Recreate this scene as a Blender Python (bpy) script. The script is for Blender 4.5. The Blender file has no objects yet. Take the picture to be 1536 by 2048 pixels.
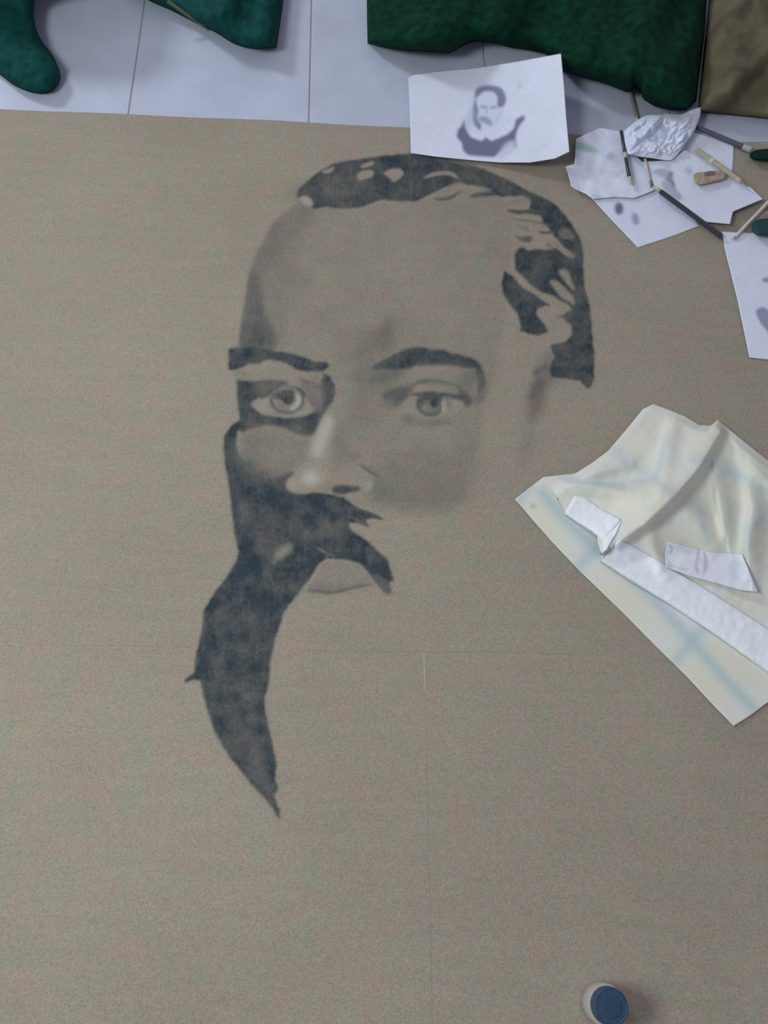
import bpy, bmesh, math, random
import numpy as np
from mathutils import Vector, noise as mnoise

# ------------------------------------------------------------------ camera
SC = bpy.context.scene
COL = SC.collection
FPX = 1773.0
TILT = math.radians(25.5)
CAMH = 1.2
cam_data = bpy.data.cameras.new('camera')
cam_data.sensor_fit = 'VERTICAL'
cam_data.sensor_height = 36.0
cam_data.lens = FPX / 2048.0 * 36.0
cam_data.clip_start = 0.02
cam = bpy.data.objects.new('camera', cam_data)
cam.location = (0, 0, CAMH)
cam.rotation_euler = (TILT, 0, 0)
COL.objects.link(cam)
SC.camera = cam

# ------------------------------------------------------------------ light
world = bpy.data.worlds.new('world')
SC.world = world
world.use_nodes = True
world.node_tree.nodes['Background'].inputs[0].default_value = (0.86, 0.80, 0.92, 1)
world.node_tree.nodes['Background'].inputs[1].default_value = 0.34


def area(name, loc, target, size, power, color):
    d = bpy.data.lights.new(name, 'AREA')
    d.shape = 'DISK'
    d.size = size
    d.energy = power
    d.color = color
    o = bpy.data.objects.new(name, d)
    o.location = loc
    o.rotation_euler = (Vector(target) - Vector(loc)).to_track_quat('-Z', 'Y').to_euler()
    COL.objects.link(o)
    return o


area('window_light', (-2.4, 3.2, 2.2), (0.1, 1.0, 0), 0.6, 42, (0.93, 0.95, 1.0))
area('ceiling_lamp', (-1.25, 0.1, 1.9), (-0.35, 0.55, 0), 0.7, 26, (0.95, 1.0, 0.93))

SC.view_settings.view_transform = 'Standard'
SC.view_settings.look = 'None'
SC.view_settings.gamma = 1
SC.view_settings.use_curve_mapping = False
SC.view_settings.exposure = 0.0

CT, ST = math.cos(TILT), math.sin(TILT)


def P(px, py, z=0.0):
    """point of the place seen at (px, py) at height z"""
    x = px - 768.0
    v = 1024.0 - py
    dy = v * CT + FPX * ST
    dz = v * ST - FPX * CT
    t = (z - CAMH) / dz
    return Vector((x * t, dy * t, z))


def PN(px, py, z):
    x = px - 768.0
    v = 1024.0 - py
    t = (z - CAMH) / (v * ST - FPX * CT)
    return x * t, (v * CT + FPX * ST) * t


def UNP(X, Y, Z):
    """photograph coordinates of a point (numpy)"""
    a = Y * CT + (Z - CAMH) * ST
    b = Y * ST - (Z - CAMH) * CT
    return 768.0 + FPX * X / b, 1024.0 - FPX * a / b


# ------------------------------------------------------------------ helpers
def tag(o, label=None, cat=None, group=None, kind=None):
    if label: o['label'] = label
    if cat: o['category'] = cat
    if group: o['group'] = group
    if kind: o['kind'] = kind
    return o


def empty(name, loc, label, cat, group=None, rz=0):
    o = bpy.data.objects.new(name, None)
    o.empty_display_size = 0.02
    o.location = loc
    o.rotation_euler = (0, 0, rz)
    COL.objects.link(o)
    return tag(o, label, cat, group)


def mesh_obj(name, verts, faces, mat, parent=None, smooth=False, sub=False):
    me = bpy.data.meshes.new(name)
    me.from_pydata([tuple(v) for v in verts], [], [tuple(f) for f in faces])
    me.update()
    if smooth:
        me.polygons.foreach_set('use_smooth', [True] * len(me.polygons))
    if mat: me.materials.append(mat)
    o = bpy.data.objects.new(name, me)
    COL.objects.link(o)
    if parent is not None:
        o.parent = parent
        if parent.type == 'EMPTY':
            o.matrix_parent_inverse = parent_inv(parent)
    return o


def parent_inv(p):
    from mathutils import Matrix
    m = Matrix.Translation(p.location) @ p.rotation_euler.to_matrix().to_4x4()
    return m.inverted()


def new_mat(name, rough=0.85, spec=0.25):
    m = bpy.data.materials.new(name)
    m.use_nodes = True
    nt = m.node_tree
    b = nt.nodes['Principled BSDF']
    b.inputs['Roughness'].default_value = rough
    b.inputs['Specular IOR Level'].default_value = spec
    return m, nt, b


def node(nt, typ, **kw):
    n = nt.nodes.new(typ)
    for k, v in kw.items():
        setattr(n, k, v)
    return n


def noise_tex(nt, scale, detail=4, rough=0.6, stretch=None):
    geo = node(nt, 'ShaderNodeNewGeometry')
    n = node(nt, 'ShaderNodeTexNoise')
    n.inputs['Scale'].default_value = scale
    n.inputs['Detail'].default_value = detail
    n.inputs['Roughness'].default_value = rough
    if stretch:
        mp = node(nt, 'ShaderNodeMapping')
        mp.inputs['Scale'].default_value = stretch
        nt.links.new(geo.outputs['Position'], mp.inputs['Vector'])
        nt.links.new(mp.outputs['Vector'], n.inputs['Vector'])
    else:
        nt.links.new(geo.outputs['Position'], n.inputs['Vector'])
    return n


def ramp(nt, src, stops):
    r = node(nt, 'ShaderNodeValToRGB')
    els = r.color_ramp.elements
    while len(els) < len(stops):
        els.new(0.5)
    for e, (p, c) in zip(els, stops):
        e.position = p
        e.color = tuple(c) + (1,)
    nt.links.new(src, r.inputs['Fac'])
    return r.outputs['Color']


def mix(nt, a, b, fac, mode='MIX'):
    m = node(nt, 'ShaderNodeMix', data_type='RGBA', blend_type=mode)
    m.clamp_result = False
    for inp, val in ((m.inputs[6], a), (m.inputs[7], b), (m.inputs[0], fac)):
        if isinstance(val, (int, float)):
            inp.default_value = val
        elif isinstance(val, (tuple, list)):
            inp.default_value = tuple(val) + (1,) if len(val) == 3 else tuple(val)
        else:
            nt.links.new(val, inp)
    return m.outputs[2]


def bump(nt, b, src, strength=0.2, dist=0.001):
    n = node(nt, 'ShaderNodeBump')
    n.inputs['Strength'].default_value = strength
    n.inputs['Distance'].default_value = dist
    nt.links.new(src, n.inputs['Height'])
    nt.links.new(n.outputs['Normal'], b.inputs['Normal'])


def fabric_mat(name, col, var=0.25, scale=60, rough=0.95, bumps=0.4, grain=600):
    m, nt, b = new_mat(name, rough, 0.1)
    n = noise_tex(nt, scale, 4)
    c0 = tuple(c * (1 - var) for c in col)
    c1 = tuple(min(1, c * (1 + var)) for c in col)
    c = ramp(nt, n.outputs['Fac'], [(0.3, c0), (0.7, c1)])
    g = noise_tex(nt, grain, 2)
    nt.links.new(c, b.inputs['Base Color'])
    bump(nt, b, g.outputs['Fac'], bumps, 0.001)
    return m


def plain_mat(name, col, rough=0.5, spec=0.4, var=0.08, scale=120):
    m, nt, b = new_mat(name, rough, spec)
    n = noise_tex(nt, scale, 3)
    c = ramp(nt, n.outputs['Fac'], [(0.3, tuple(c * (1 - var) for c in col)), (0.7, tuple(min(1, c * (1 + var)) for c in col))])
    nt.links.new(c, b.inputs['Base Color'])
    return m


# kraft paper colour, shared by the board and by the sheet area under the charcoal
def kraft_nodes(nt):
    n1 = noise_tex(nt, 3.0, 3)
    base = ramp(nt, n1.outputs['Fac'], [(0.3, KRAFT0), (0.7, KRAFT1)])
    n2 = noise_tex(nt, 26.0, 3, 0.6)
    hue = ramp(nt, n2.outputs['Fac'], [(0.30, (1.09, 0.965, 1.0)), (0.5, (1, 1, 0.99)), (0.70, (0.92, 1.03, 1.0))])
    c = mix(nt, base, hue, 1.0, 'MULTIPLY')
    n2b = noise_tex(nt, 95.0, 2, 0.6)
    hue = ramp(nt, n2b.outputs['Fac'], [(0.30, (1.03, 0.98, 1.06)), (0.70, (0.97, 1.02, 0.94))])
    c = mix(nt, c, hue, 1.0, 'MULTIPLY')
    n3 = noise_tex(nt, 460.0, 2, 0.7)
    gr = ramp(nt, n3.outputs['Fac'], [(0.25, (0.74, 0.74, 0.74)), (0.5, (1, 1, 1)), (0.75, (1.26, 1.25, 1.24))])
    c = mix(nt, c, gr, 1.0, 'MULTIPLY')
    n4 = noise_tex(nt, 26.0, 3, 0.6, (0.25, 2.4, 1.0))
    fb = ramp(nt, n4.outputs['Fac'], [(0.35, (0.975, 0.975, 0.975)), (0.65, (1.02, 1.02, 1.02))])
    c = mix(nt, c, fb, 1.0, 'MULTIPLY')
    return c, n3.outputs['Fac']


KRAFT0 = (0.305, 0.273, 0.226)
KRAFT1 = (0.333, 0.306, 0.250)

kraft, nt, b = new_mat('kraft_board', 0.8, 0.2)
c, g = kraft_nodes(nt)
nt.links.new(c, b.inputs['Base Color'])
bump(nt, b, g, 0.15, 0.0006)

charcoal, nt, b = new_mat('charcoal_on_kraft', 0.9, 0.12)
c, g = kraft_nodes(nt)
at = node(nt, 'ShaderNodeAttribute', attribute_name='mark')
sep = node(nt, 'ShaderNodeSeparateColor')
nt.links.new(at.outputs['Color'], sep.inputs[0])
dust = noise_tex(nt, 60, 5, 0.7)
dcol = ramp(nt, dust.outputs['Fac'], [(0.3, (0.022, 0.042, 0.055)), (0.7, (0.050, 0.066, 0.085))])
c2 = mix(nt, c, dcol, sep.outputs[0])
c3 = mix(nt, c2, (0.56, 0.55, 0.50), sep.outputs[1])
nt.links.new(c3, b.inputs['Base Color'])
bump(nt, b, g, 0.15, 0.0006)

tile_m, nt, b = new_mat('tile_glaze', 0.45, 0.35)
n1 = noise_tex(nt, 7, 4)
c = ramp(nt, n1.outputs['Fac'], [(0.3, (0.44, 0.49, 0.63)), (0.7, (0.51, 0.58, 0.74))])
n2 = noise_tex(nt, 380, 3, 0.7)
g2 = ramp(nt, n2.outputs['Fac'], [(0.3, (0.86, 0.86, 0.86)), (0.7, (1.12, 1.12, 1.12))])
c = mix(nt, c, g2, 1.0, 'MULTIPLY')
nt.links.new(c, b.inputs['Base Color'])
grout_m = plain_mat('grout', (0.34, 0.32, 0.36), 0.95, 0.1)

# ------------------------------------------------------------------ floor
TOPROW = 1.745
PITCH = 0.345
g1a, g1b = P(285, 50), P(260, 225)
g2a, g2b = P(625, 0), P(620, 240)
gd = (g2a - g2b).normalized()
gang = math.atan2(gd.y, gd.x) - math.pi / 2
print('GROUT', (g1a - g1b).normalized(), gd, (g1a.x, g2a.x))
slab = mesh_obj('floor', [(-2.6, -2.2, -0.06), (2.6, -2.2, -0.06), (2.6, 3.4, -0.06), (-2.6, 3.4, -0.06),
                          (-2.6, -2.2, -0.0015), (2.6, -2.2, -0.0015), (2.6, 3.4, -0.0015), (-2.6, 3.4, -0.0015)],
                [(0, 3, 2, 1), (4, 5, 6, 7), (0, 1, 5, 4), (1, 2, 6, 5), (2, 3, 7, 6), (3, 0, 4, 7)], grout_m)
tag(slab, 'white glazed tile floor with thin grey grout lines', kind='structure')
PITCHY = 0.455
hw = PITCH / 2 - 0.0013
hy = PITCHY / 2 - 0.0013
e = 0.0012
tv = [(-hw, -hy, -0.0014), (hw, -hy, -0.0014), (hw, hy, -0.0014), (-hw, hy, -0.0014),
      (-hw, -hy, -e * 0.6), (hw, -hy, -e * 0.6), (hw, hy, -e * 0.6), (-hw, hy, -e * 0.6),
      (-hw + e, -hy + e, 0), (hw - e, -hy + e, 0), (hw - e, hy - e, 0), (-hw + e, hy - e, 0)]
tf = [(3, 2, 1, 0), (0, 1, 5, 4), (1, 2, 6, 5), (2, 3, 7, 6), (3, 0, 4, 7), (4, 5, 9, 8), (5, 6, 10, 9), (6, 7, 11, 10), (7, 4, 8, 11), (8, 9, 10, 11)]
tile_me = bpy.data.meshes.new('tile')
tile_me.from_pydata(tv, [], tf)
tile_me.materials.append(tile_m)
ox, oy = g2b.x, 1.322
ca, sa = math.cos(gang), math.sin(gang)
for i in range(-6, 7):
    for j in range(-8, 4):
        lx, ly = (i + 0.5) * PITCH, (j + 0.5) * PITCHY
        t = bpy.data.objects.new('tile', tile_me)
        t.location = (ox + lx * ca - ly * sa, oy + lx * sa + ly * ca, 0)
        t.rotation_euler = (0, 0, gang)
        t.parent = slab
        COL.objects.link(t)

# ------------------------------------------------------------------ kraft board
BT = 0.003
pa, pb_ = P(0, 217, BT), P(820, 254.5, BT)
d = (pb_ - pa).normalized()
nrm = Vector((d.y, -d.x, 0))        # towards the camera
pl = pa - d * 0.50
pr = pa + d * 2.2
board_root = empty('drawing_board', (0.0, 0.4, 0.0), 'large brown kraft board on the tiles bearing a big charcoal portrait', 'board')
corners = [pl, pr, pr + nrm * 2.3, pl + nrm * 2.3]
# panel as a fine strip mesh with a slightly wavy far edge
nseg = 60
vs, fs = [], []
for k in range(nseg + 1):
    q = pl.lerp(pr, k / nseg)
    w = 0.0012 * math.sin(k * 0.9) + 0.0010 * math.sin(k * 0.37)
    q2 = pl.lerp(pr, k / nseg) + nrm * 2.3
    vs += [(q.x, q.y + w, BT), (q2.x, q2.y, BT), (q.x, q.y + w, 0.0002), (q2.x, q2.y, 0.0002)]
for k in range(nseg):
    a, b2 = 4 * k, 4 * k + 4
    fs += [(a, a + 1, b2 + 1, b2), (a + 2, b2 + 2, b2 + 3, a + 3), (a, b2, b2 + 2, a + 2), (a + 1, a + 3, b2 + 3, b2 + 1)]
fs += [(0, 2, 3, 1), (4 * nseg, 4 * nseg + 1, 4 * nseg + 3, 4 * nseg + 2)]
panel = mesh_obj('panel', vs, fs, kraft, board_root)

# folded-sheet crease and scratches: fine raised hairlines
pale = plain_mat('pale_scratch', (0.50, 0.50, 0.48), 0.8, 0.2)
dim = plain_mat('crease_shade', (0.283, 0.266, 0.221), 0.9, 0.1)


def hairline(name, pts, w, mat, z=BT + 0.0001, th=0.00015):
    pw = [P(x, y, z) for x, y in pts]
    vs, fs = [], []
    for i, q in enumerate(pw):
        t = (pw[min(i + 1, len(pw) - 1)] - pw[max(i - 1, 0)]).normalized()
        s = Vector((-t.y, t.x, 0))
        ww = w * (0.35 if i in (0, len(pw) - 1) else 1)
        vs += [q - s * ww, q + Vector((0, 0, th)), q + s * ww]
    for i in range(len(pw) - 1):
        a = 3 * i
        fs += [(a, a + 1, a + 4, a + 3), (a + 1, a + 2, a + 5, a + 4)]
    return mesh_obj(name, vs, fs, mat, board_root)


hairline('scratch', [(846, 1300), (847.5, 1310), (848.5, 1335), (849.5, 1362), (851, 1385)], 0.00055, pale)
hairline('scratch', [(18, 1286), (34, 1289), (51, 1290)], 0.0004, pale)
hairline('crease', [(0, 1291), (120, 1290), (260, 1291), (385, 1296)], 0.0004, dim)
hairline('crease', [(580, 1300), (700, 1303), (842, 1304), (1000, 1303), (1180, 1310)], 0.0003, dim)
hairline('crease', [(851, 1400), (855, 1600), (860, 1800), (864, 2046)], 0.0004, dim)
hairline('crease', [(822, 330), (822, 440), (823, 600)], 0.0005, dim)
hairline('pencil_line', [(118, 1355), (128, 1357), (146, 1360)], 0.0004, dim)
hairline('pencil_line', [(135, 1130), (122, 1165), (112, 1200)], 0.0004, dim)

# ------------------------------------------------------------------ the charcoal portrait
# densities are drawn on a canvas of the sheet, then carried by a fine mesh lying on the board
CX0, CY0, CW, CH = 330, 280, 900, 1400
D = np.zeros((CH, CW), np.float32)
L = np.zeros((CH, CW), np.float32)
R = np.zeros((CH, CW), np.int8)
rng = np.random.RandomState(7)


def catmull(pts, closed=True, n=5):
    p = np.array(pts, float)
    m = len(p)
    out = []
    rngk = range(m) if closed else range(m - 1)
    for i in rngk:
        if closed:
            a, b, c, d = p[(i - 1) % m], p[i], p[(i + 1) % m], p[(i + 2) % m]
        else:
            a, b, c, d = p[max(i - 1, 0)], p[i], p[i + 1], p[min(i + 2, m - 1)]
        for k in range(n):
            t = k / n
            out.append(0.5 * ((2 * b) + (-a + c) * t + (2 * a - 5 * b + 4 * c - d) * t * t + (-a + 3 * b - 3 * c + d) * t ** 3))
    if not closed:
        out.append(p[-1])
    return np.array(out)


def gblur(a, s):
    if s <= 0: return a
    r = max(1, int(s * 2.6))
    k = np.exp(-0.5 * (np.arange(-r, r + 1) / s) ** 2)
    k /= k.sum()
    b = np.zeros_like(a)
    for i, w in enumerate(k):
        o = i - r
        src = a[max(0, o):a.shape[0] + min(0, o)]
        b[max(0, -o):a.shape[0] + min(0, -o)] += w * src
    c = np.zeros_like(a)
    for i, w in enumerate(k):
        o = i - r
        c[:, max(0, -o):a.shape[1] + min(0, -o)] += w * b[:, max(0, o):a.shape[1] + min(0, o)]
    return c


def raster(pts, blur, shape=None, org=None):
    """mask of a polygon in photograph px; returns mask and slice"""
    p = np.array(pts, float)
    H, W = shape or (CH, CW)
    X0, Y0 = org or (CX0, CY0)
    pad = int(3 * blur + 3)
    x0 = max(0, int(p[:, 0].min() - X0) - pad); x1 = min(W, int(p[:, 0].max() - X0) + pad + 1)
    y0 = max(0, int(p[:, 1].min() - Y0) - pad); y1 = min(H, int(p[:, 1].max() - Y0) + pad + 1)
    ys = np.arange(y0, y1) + Y0 + 0.5
    xs = np.arange(x0, x1) + X0 + 0.5
    m = np.zeros((len(ys), len(xs)), bool)
    for i in range(len(p)):
        ax, ay = p[i]; bx, by = p[(i + 1) % len(p)]
        if ay == by: continue
        cond = (ys >= min(ay, by)) & (ys < max(ay, by))
        if not cond.any(): continue
        xc = ax + (ys[cond] - ay) * (bx - ax) / (by - ay)
        m[cond] ^= xs[None, :] < xc[:, None]
    return gblur(m.astype(np.float32), blur), (slice(y0, y1), slice(x0, x1))


def rough(pts, amp):
    """ragged charcoal edge"""
    p = np.array(pts, float)
    out = []
    for i in range(len(p)):
        a, b = p[i], p[(i + 1) % len(p)]
        n = max(1, int(np.hypot(*(b - a)) / 6))
        for k in range(n):
            out.append(a + (b - a) * k / n + rng.uniform(-amp, amp, 2))
    return np.array(out)


def poly(pts, val, blur=1.5, op=1.0, region=None, sm=True, rag=0.0, arr=None):
    arr = D if arr is None else arr
    q = catmull(pts) if sm else np.array(pts, float)
    if rag: q = rough(q, rag)
    m, s = raster(q, blur)
    m = m * op
    arr[s] = arr[s] * (1 - m) + val * m
    if region is not None:
        R[s][m > 0.4 * op] = region


def stroke(pts, w, val, blur=1.0, op=1.0, arr=None, taper=True, region=None):
    c = catmull(pts, False, 6) if len(pts) > 2 else np.array(pts, float)
    if len(pts) == 2:
        c = np.array([c[0] + (c[1] - c[0]) * t for t in np.linspace(0, 1, 8)])
    n = len(c)
    left, right = [], []
    for i in range(n):
        t = c[min(i + 1, n - 1)] - c[max(i - 1, 0)]
        t = t / (np.hypot(*t) + 1e-9)
        s = np.array([-t[1], t[0]])
        u = i / (n - 1)
        ww = w * 0.5 * (min(1, 0.25 + 3.0 * min(u, 1 - u)) if taper else 1)
        left.append(c[i] + s * ww); right.append(c[i] - s * ww)
    poly(left + right[::-1], val, blur, op, sm=False, arr=arr, region=region)


def blob(cx, cy, rx, ry, val, op=1.0, ang=0, arr=None):
    arr = D if arr is None else arr
    a = math.radians(ang)
    R_ = int(max(rx, ry) * 2.4)
    x0 = max(0, int(cx - CX0 - R_)); x1 = min(CW, int(cx - CX0 + R_))
    y0 = max(0, int(cy - CY0 - R_)); y1 = min(CH, int(cy - CY0 + R_))
    yy, xx = np.mgrid[y0:y1, x0:x1]
    dx = xx + CX0 - cx; dy = yy + CY0 - cy
    u = dx * math.cos(a) + dy * math.sin(a); v = -dx * math.sin(a) + dy * math.cos(a)
    m = np.exp(-(u / rx) ** 2 - (v / ry) ** 2) * op
    arr[y0:y1, x0:x1] = arr[y0:y1, x0:x1] * (1 - m) + val * m


HAIR, BROW_A, BROW_B, EYE_A, EYE_B, NOSE, BEARD, MOUTH = 1, 2, 3, 4, 5, 6, 7, 8

# --- face tone
FACE = [(594, 405), (570, 424), (548, 441), (531, 470), (509, 513), (497, 545), (490, 593), (482, 641), (476, 690), (473, 758),
        (482, 836), (480, 930), (560, 985), (700, 1010), (780, 1022), (880, 1024), (925, 1000), (955, 900), (975, 800), (1000, 690),
        (1010, 600), (1025, 480), (1010, 400), (930, 385), (800, 400), (690, 415)]
poly(FACE, 0.13, 5)
blob(820, 520, 130, 90, 0.08, 0.8)
blob(760, 800, 60, 120, 0.17, 0.5)
# forehead shade along the left outline
poly([(598, 405), (570, 424), (548, 441), (531, 470), (509, 513), (497, 545), (490, 593), (482, 641), (477, 695), (560, 700),
      (575, 640), (585, 560), (600, 500), (620, 450), (640, 418)], 0.30, 9, 0.9)
poly([(600, 405), (562, 430), (531, 470), (505, 520), (520, 560), (560, 520), (590, 470), (625, 425)], 0.42, 7, 0.7)
poly([(497, 545), (487, 610), (478, 690), (545, 697), (545, 660), (528, 620), (520, 560), (512, 545)], 0.64, 6, 0.95)
poly([(480, 640), (476, 695), (545, 696), (540, 655)], 0.72, 6, 0.7)
blob(585, 570, 35, 22, 0.36, 0.5)
blob(640, 640, 50, 30, 0.24, 0.5)
# hard left outline: erase spill outside the face
OUT = [(594, 405), (570, 424), (548, 441), (531, 470), (509, 513), (497, 545), (490, 593), (482, 641), (476, 693), (440, 693), (440, 380), (590, 380)]
poly(OUT, 0.0, 2.5, sm=False)
# frown and inner brow smudges
blob(772, 665, 16, 28, 0.56, 0.85, 15)
blob(745, 692, 42, 30, 0.46, 0.8, -20)
blob(715, 715, 26, 30, 0.36, 0.6)
blob(690, 690, 20, 40, 0.26, 0.6)
blob(810, 655, 20, 30, 0.26, 0.5)
blob(890, 660, 50, 22, 0.24, 0.5)
blob(726, 765, 26, 55, 0.42, 0.8)
blob(722, 830, 30, 45, 0.30, 0.7)
blob(960, 640, 40, 40, 0.18, 0.5)

# --- right cheek
poly([(765, 930), (800, 905), (870, 905), (930, 900), (945, 935), (925, 990), (890, 1012), (830, 1014), (785, 1008), (755, 990), (756, 955)], 0.30, 17, 0.95)
blob(800, 985, 50, 30, 0.40, 0.7)
blob(890, 990, 44, 26, 0.40, 0.6)
blob(870, 930, 60, 22, 0.22, 0.5)
poly([(760, 1030), (830, 1036), (900, 1036), (940, 1000), (965, 1000), (960, 1060), (760, 1060)], 0.0, 7, 0.85)
blob(930, 870, 26, 40, 0.22, 0.5)
poly([(740, 930), (765, 950), (770, 985), (745, 1002), (755, 965)], 0.44, 5, 0.7)
# temple and ear smudges on the right
stroke([(1102, 700), (1094, 735), (1080, 770), (1070, 810), (1060, 850)], 32, 0.50, 8, 0.9)
stroke([(1062, 850), (1050, 900), (1040, 940)], 18, 0.24, 8, 0.7)
stroke([(1085, 730), (1075, 745), (1068, 740)], 14, 0.62, 3, 0.8)
stroke([(1092, 726), (1087, 745)], 7, 0.7, 2, 0.8)
stroke([(1078, 760), (1068, 788), (1066, 800)], 16, 0.60, 4, 0.7)
blob(1110, 748, 22, 14, 0.4, 0.7)
blob(985, 725, 16, 40, 0.2, 0.5)

# --- hair on the crown
HT = [(594, 395), (595, 381), (612, 364), (635, 345), (669, 326), (716, 318), (768, 311), (820, 307), (849, 306), (900, 313), (925, 322),
      (950, 331), (983, 345), (1017, 360), (1056, 381), (1098, 400), (1121, 419), (1144, 448), (1160, 477), (1166, 500), (1167, 540),
      (1169, 575), (1179, 610), (1183, 642), (1186, 686), (1190, 719), (1188, 755), (1184, 773), (1175, 779), (1159, 761), (1131, 757),
      (1104, 755), (1098, 739), (1108, 715), (1102, 690), (1130, 683), (1144, 670), (1142, 652), (1128, 638), (1113, 632), (1128, 629), (1144, 619),
      (1138, 610), (1122, 602), (1104, 591), (1082, 584), (1058, 567), (1042, 549), (1030, 540), (1028, 508), (1042, 493), (1058, 501),
      (1073, 498), (1100, 499), (1115, 494), (1150, 512), (1123, 490), (1108, 473), (1098, 458), (1087, 447), (1080, 429), (1058, 419),
      (1062, 404), (1046, 390), (1029, 393), (1000, 393), (981, 384), (950, 372), (921, 368), (883, 378), (859, 390), (833, 402),
      (784, 402), (763, 400), (727, 413), (685, 419), (655, 414), (625, 418), (618, 402)]
poly(HT, 0.88, 1.8, region=HAIR, sm=False, rag=1.0)
blob(640, 385, 50, 18, 0.72, 0.7)
poly([(905, 312), (950, 322), (960, 334), (930, 330), (900, 322)], 0.35, 4, 0.7)
# upper left highlights
poly([(644, 342), (660, 336), (668, 333), (664, 344), (648, 347)], 0.12, 1.6)
poly([(720, 333), (735, 325), (748, 323), (744, 331), (728, 336)], 0.10, 1.6)
poly([(714, 351), (722, 343), (735, 340), (747, 343), (744, 354), (732, 357), (718, 360)], 0.04, 1.6)
poly([(768, 347), (780, 339), (798, 337), (807, 345), (804, 353), (788, 364), (780, 356)], 0.03, 1.6)
stroke([(848, 356), (870, 348), (900, 347), (918, 358)], 8, 0.10, 1.5)
poly([(598, 397), (610, 392), (622, 398), (626, 408), (620, 414), (604, 406)], 0.02, 2, arr=D)
poly([(600, 397), (612, 393), (622, 400), (620, 410), (606, 405)], 0.18, 2, arr=L)
blob(690, 385, 22, 8, 0.6, 0.6)
# strands where the crown meets the forehead
stroke([(870, 392), (890, 383), (905, 372), (925, 366)], 8, 0.15, 2)
stroke([(866, 397), (890, 398), (912, 390), (926, 380)], 7, 0.70, 1.8)
stroke([(905, 400), (930, 385), (955, 377), (983, 380)], 8, 0.15, 2)
stroke([(938, 394), (955, 390), (975, 388), (995, 388)], 9, 0.72, 2)
stroke([(1012, 408), (1035, 402), (1060, 400)], 9, 0.22, 4)
# strands on the right temple
stroke([(1014, 420), (1035, 424), (1060, 424), (1090, 430)], 9, 0.84, 1.6)
stroke([(1030, 438), (1050, 441), (1080, 446), (1105, 452)], 4, 0.52, 1.6)
stroke([(1020, 436), (1032, 438), (1040, 436)], 3, 0.4, 1.5)
stroke([(1036, 452), (1050, 456), (1056, 464)], 6, 0.40, 2)
stroke([(1078, 463), (1090, 466), (1110, 463)], 5, 0.75, 1.5)
stroke([(1058, 444), (1085, 452), (1098, 458)], 5, 0.12, 1.5)
poly([(1030, 470), (1042, 474), (1053, 471), (1066, 475), (1060, 484), (1046, 484), (1036, 478)], 0.68, 2.2)
stroke([(1094, 482), (1112, 490), (1130, 505), (1148, 515)], 9, 0.14, 1.6)
stroke([(1092, 488), (1104, 496)], 6, 0.5, 1.8)
poly([(1118, 462), (1130, 455), (1142, 462), (1150, 476), (1138, 480), (1122, 476)], 0.50, 3)
stroke([(1122, 482), (1140, 484), (1146, 488)], 5, 0.9, 1.4)
poly([(1117, 542), (1128, 538), (1136, 543), (1142, 558), (1149, 580), (1138, 573), (1128, 560)], 0.10, 2)
poly([(1099, 562), (1112, 561), (1122, 568), (1134, 580), (1146, 594), (1149, 610), (1138, 604), (1122, 594), (1108, 577)], 0.08, 2)
stroke([(1118, 462), (1122, 470)], 3, 0.4, 1)
# lock hanging in front of the ear
poly([(1008, 541), (1025, 551), (1042, 573), (1058, 582), (1079, 596), (1096, 609), (1088, 612), (1075, 617), (1073, 627), (1084, 642), (1093, 655),
      (1097, 664), (1084, 668), (1079, 672), (1057, 667), (1040, 662), (1041, 650), (1038, 636), (1035, 626), (1018, 609), (1007, 589), (1003, 567)],
     0.88, 1.8, region=HAIR, sm=False, rag=1.0)
stroke([(1094, 606), (1098, 612)], 4, 0.75, 1.3)
stroke([(1036, 500), (1060, 520), (1090, 545)], 14, 0.80, 6, 0.4)

# --- left eye socket
poly([(473, 757), (491, 760), (516, 762), (548, 760), (570, 760), (577, 766), (560, 773), (530, 785), (503, 806), (511, 818), (525, 829),
      (550, 833), (575, 837), (609, 832), (628, 824), (640, 812), (642, 790), (640, 770), (641, 757), (646, 746), (660, 752), (669, 770), (671, 787), (665, 804),
      (653, 820), (641, 846), (628, 870), (612, 873), (590, 868), (570, 856), (530, 851), (505, 858), (485, 866), (478, 860), (480, 838), (477, 821), (474, 790)],
     0.86, 2.2, region=EYE_A, sm=False, rag=0.6)
poly([(515, 763), (560, 758), (573, 764), (556, 774), (535, 782), (515, 790)], 0.62, 4, 0.8)
poly([(600, 762), (625, 766), (645, 765), (645, 820), (628, 822), (622, 805), (612, 785)], 0.48, 4, 0.9)
poly([(475, 744), (500, 730), (530, 722), (560, 722), (592, 740), (615, 746), (645, 745), (640, 762), (610, 760), (575, 763), (548, 757), (510, 760), (473, 757)], 0.10, 3, 0.95)
poly([(625, 745), (642, 746), (636, 765), (618, 764)], 0.26, 4, 0.8)
poly([(470, 742), (490, 735), (495, 758), (473, 757)], 0.25, 4, 0.7)
stroke([(598, 757), (620, 765), (640, 775)], 6, 0.55, 2.5)
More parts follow.
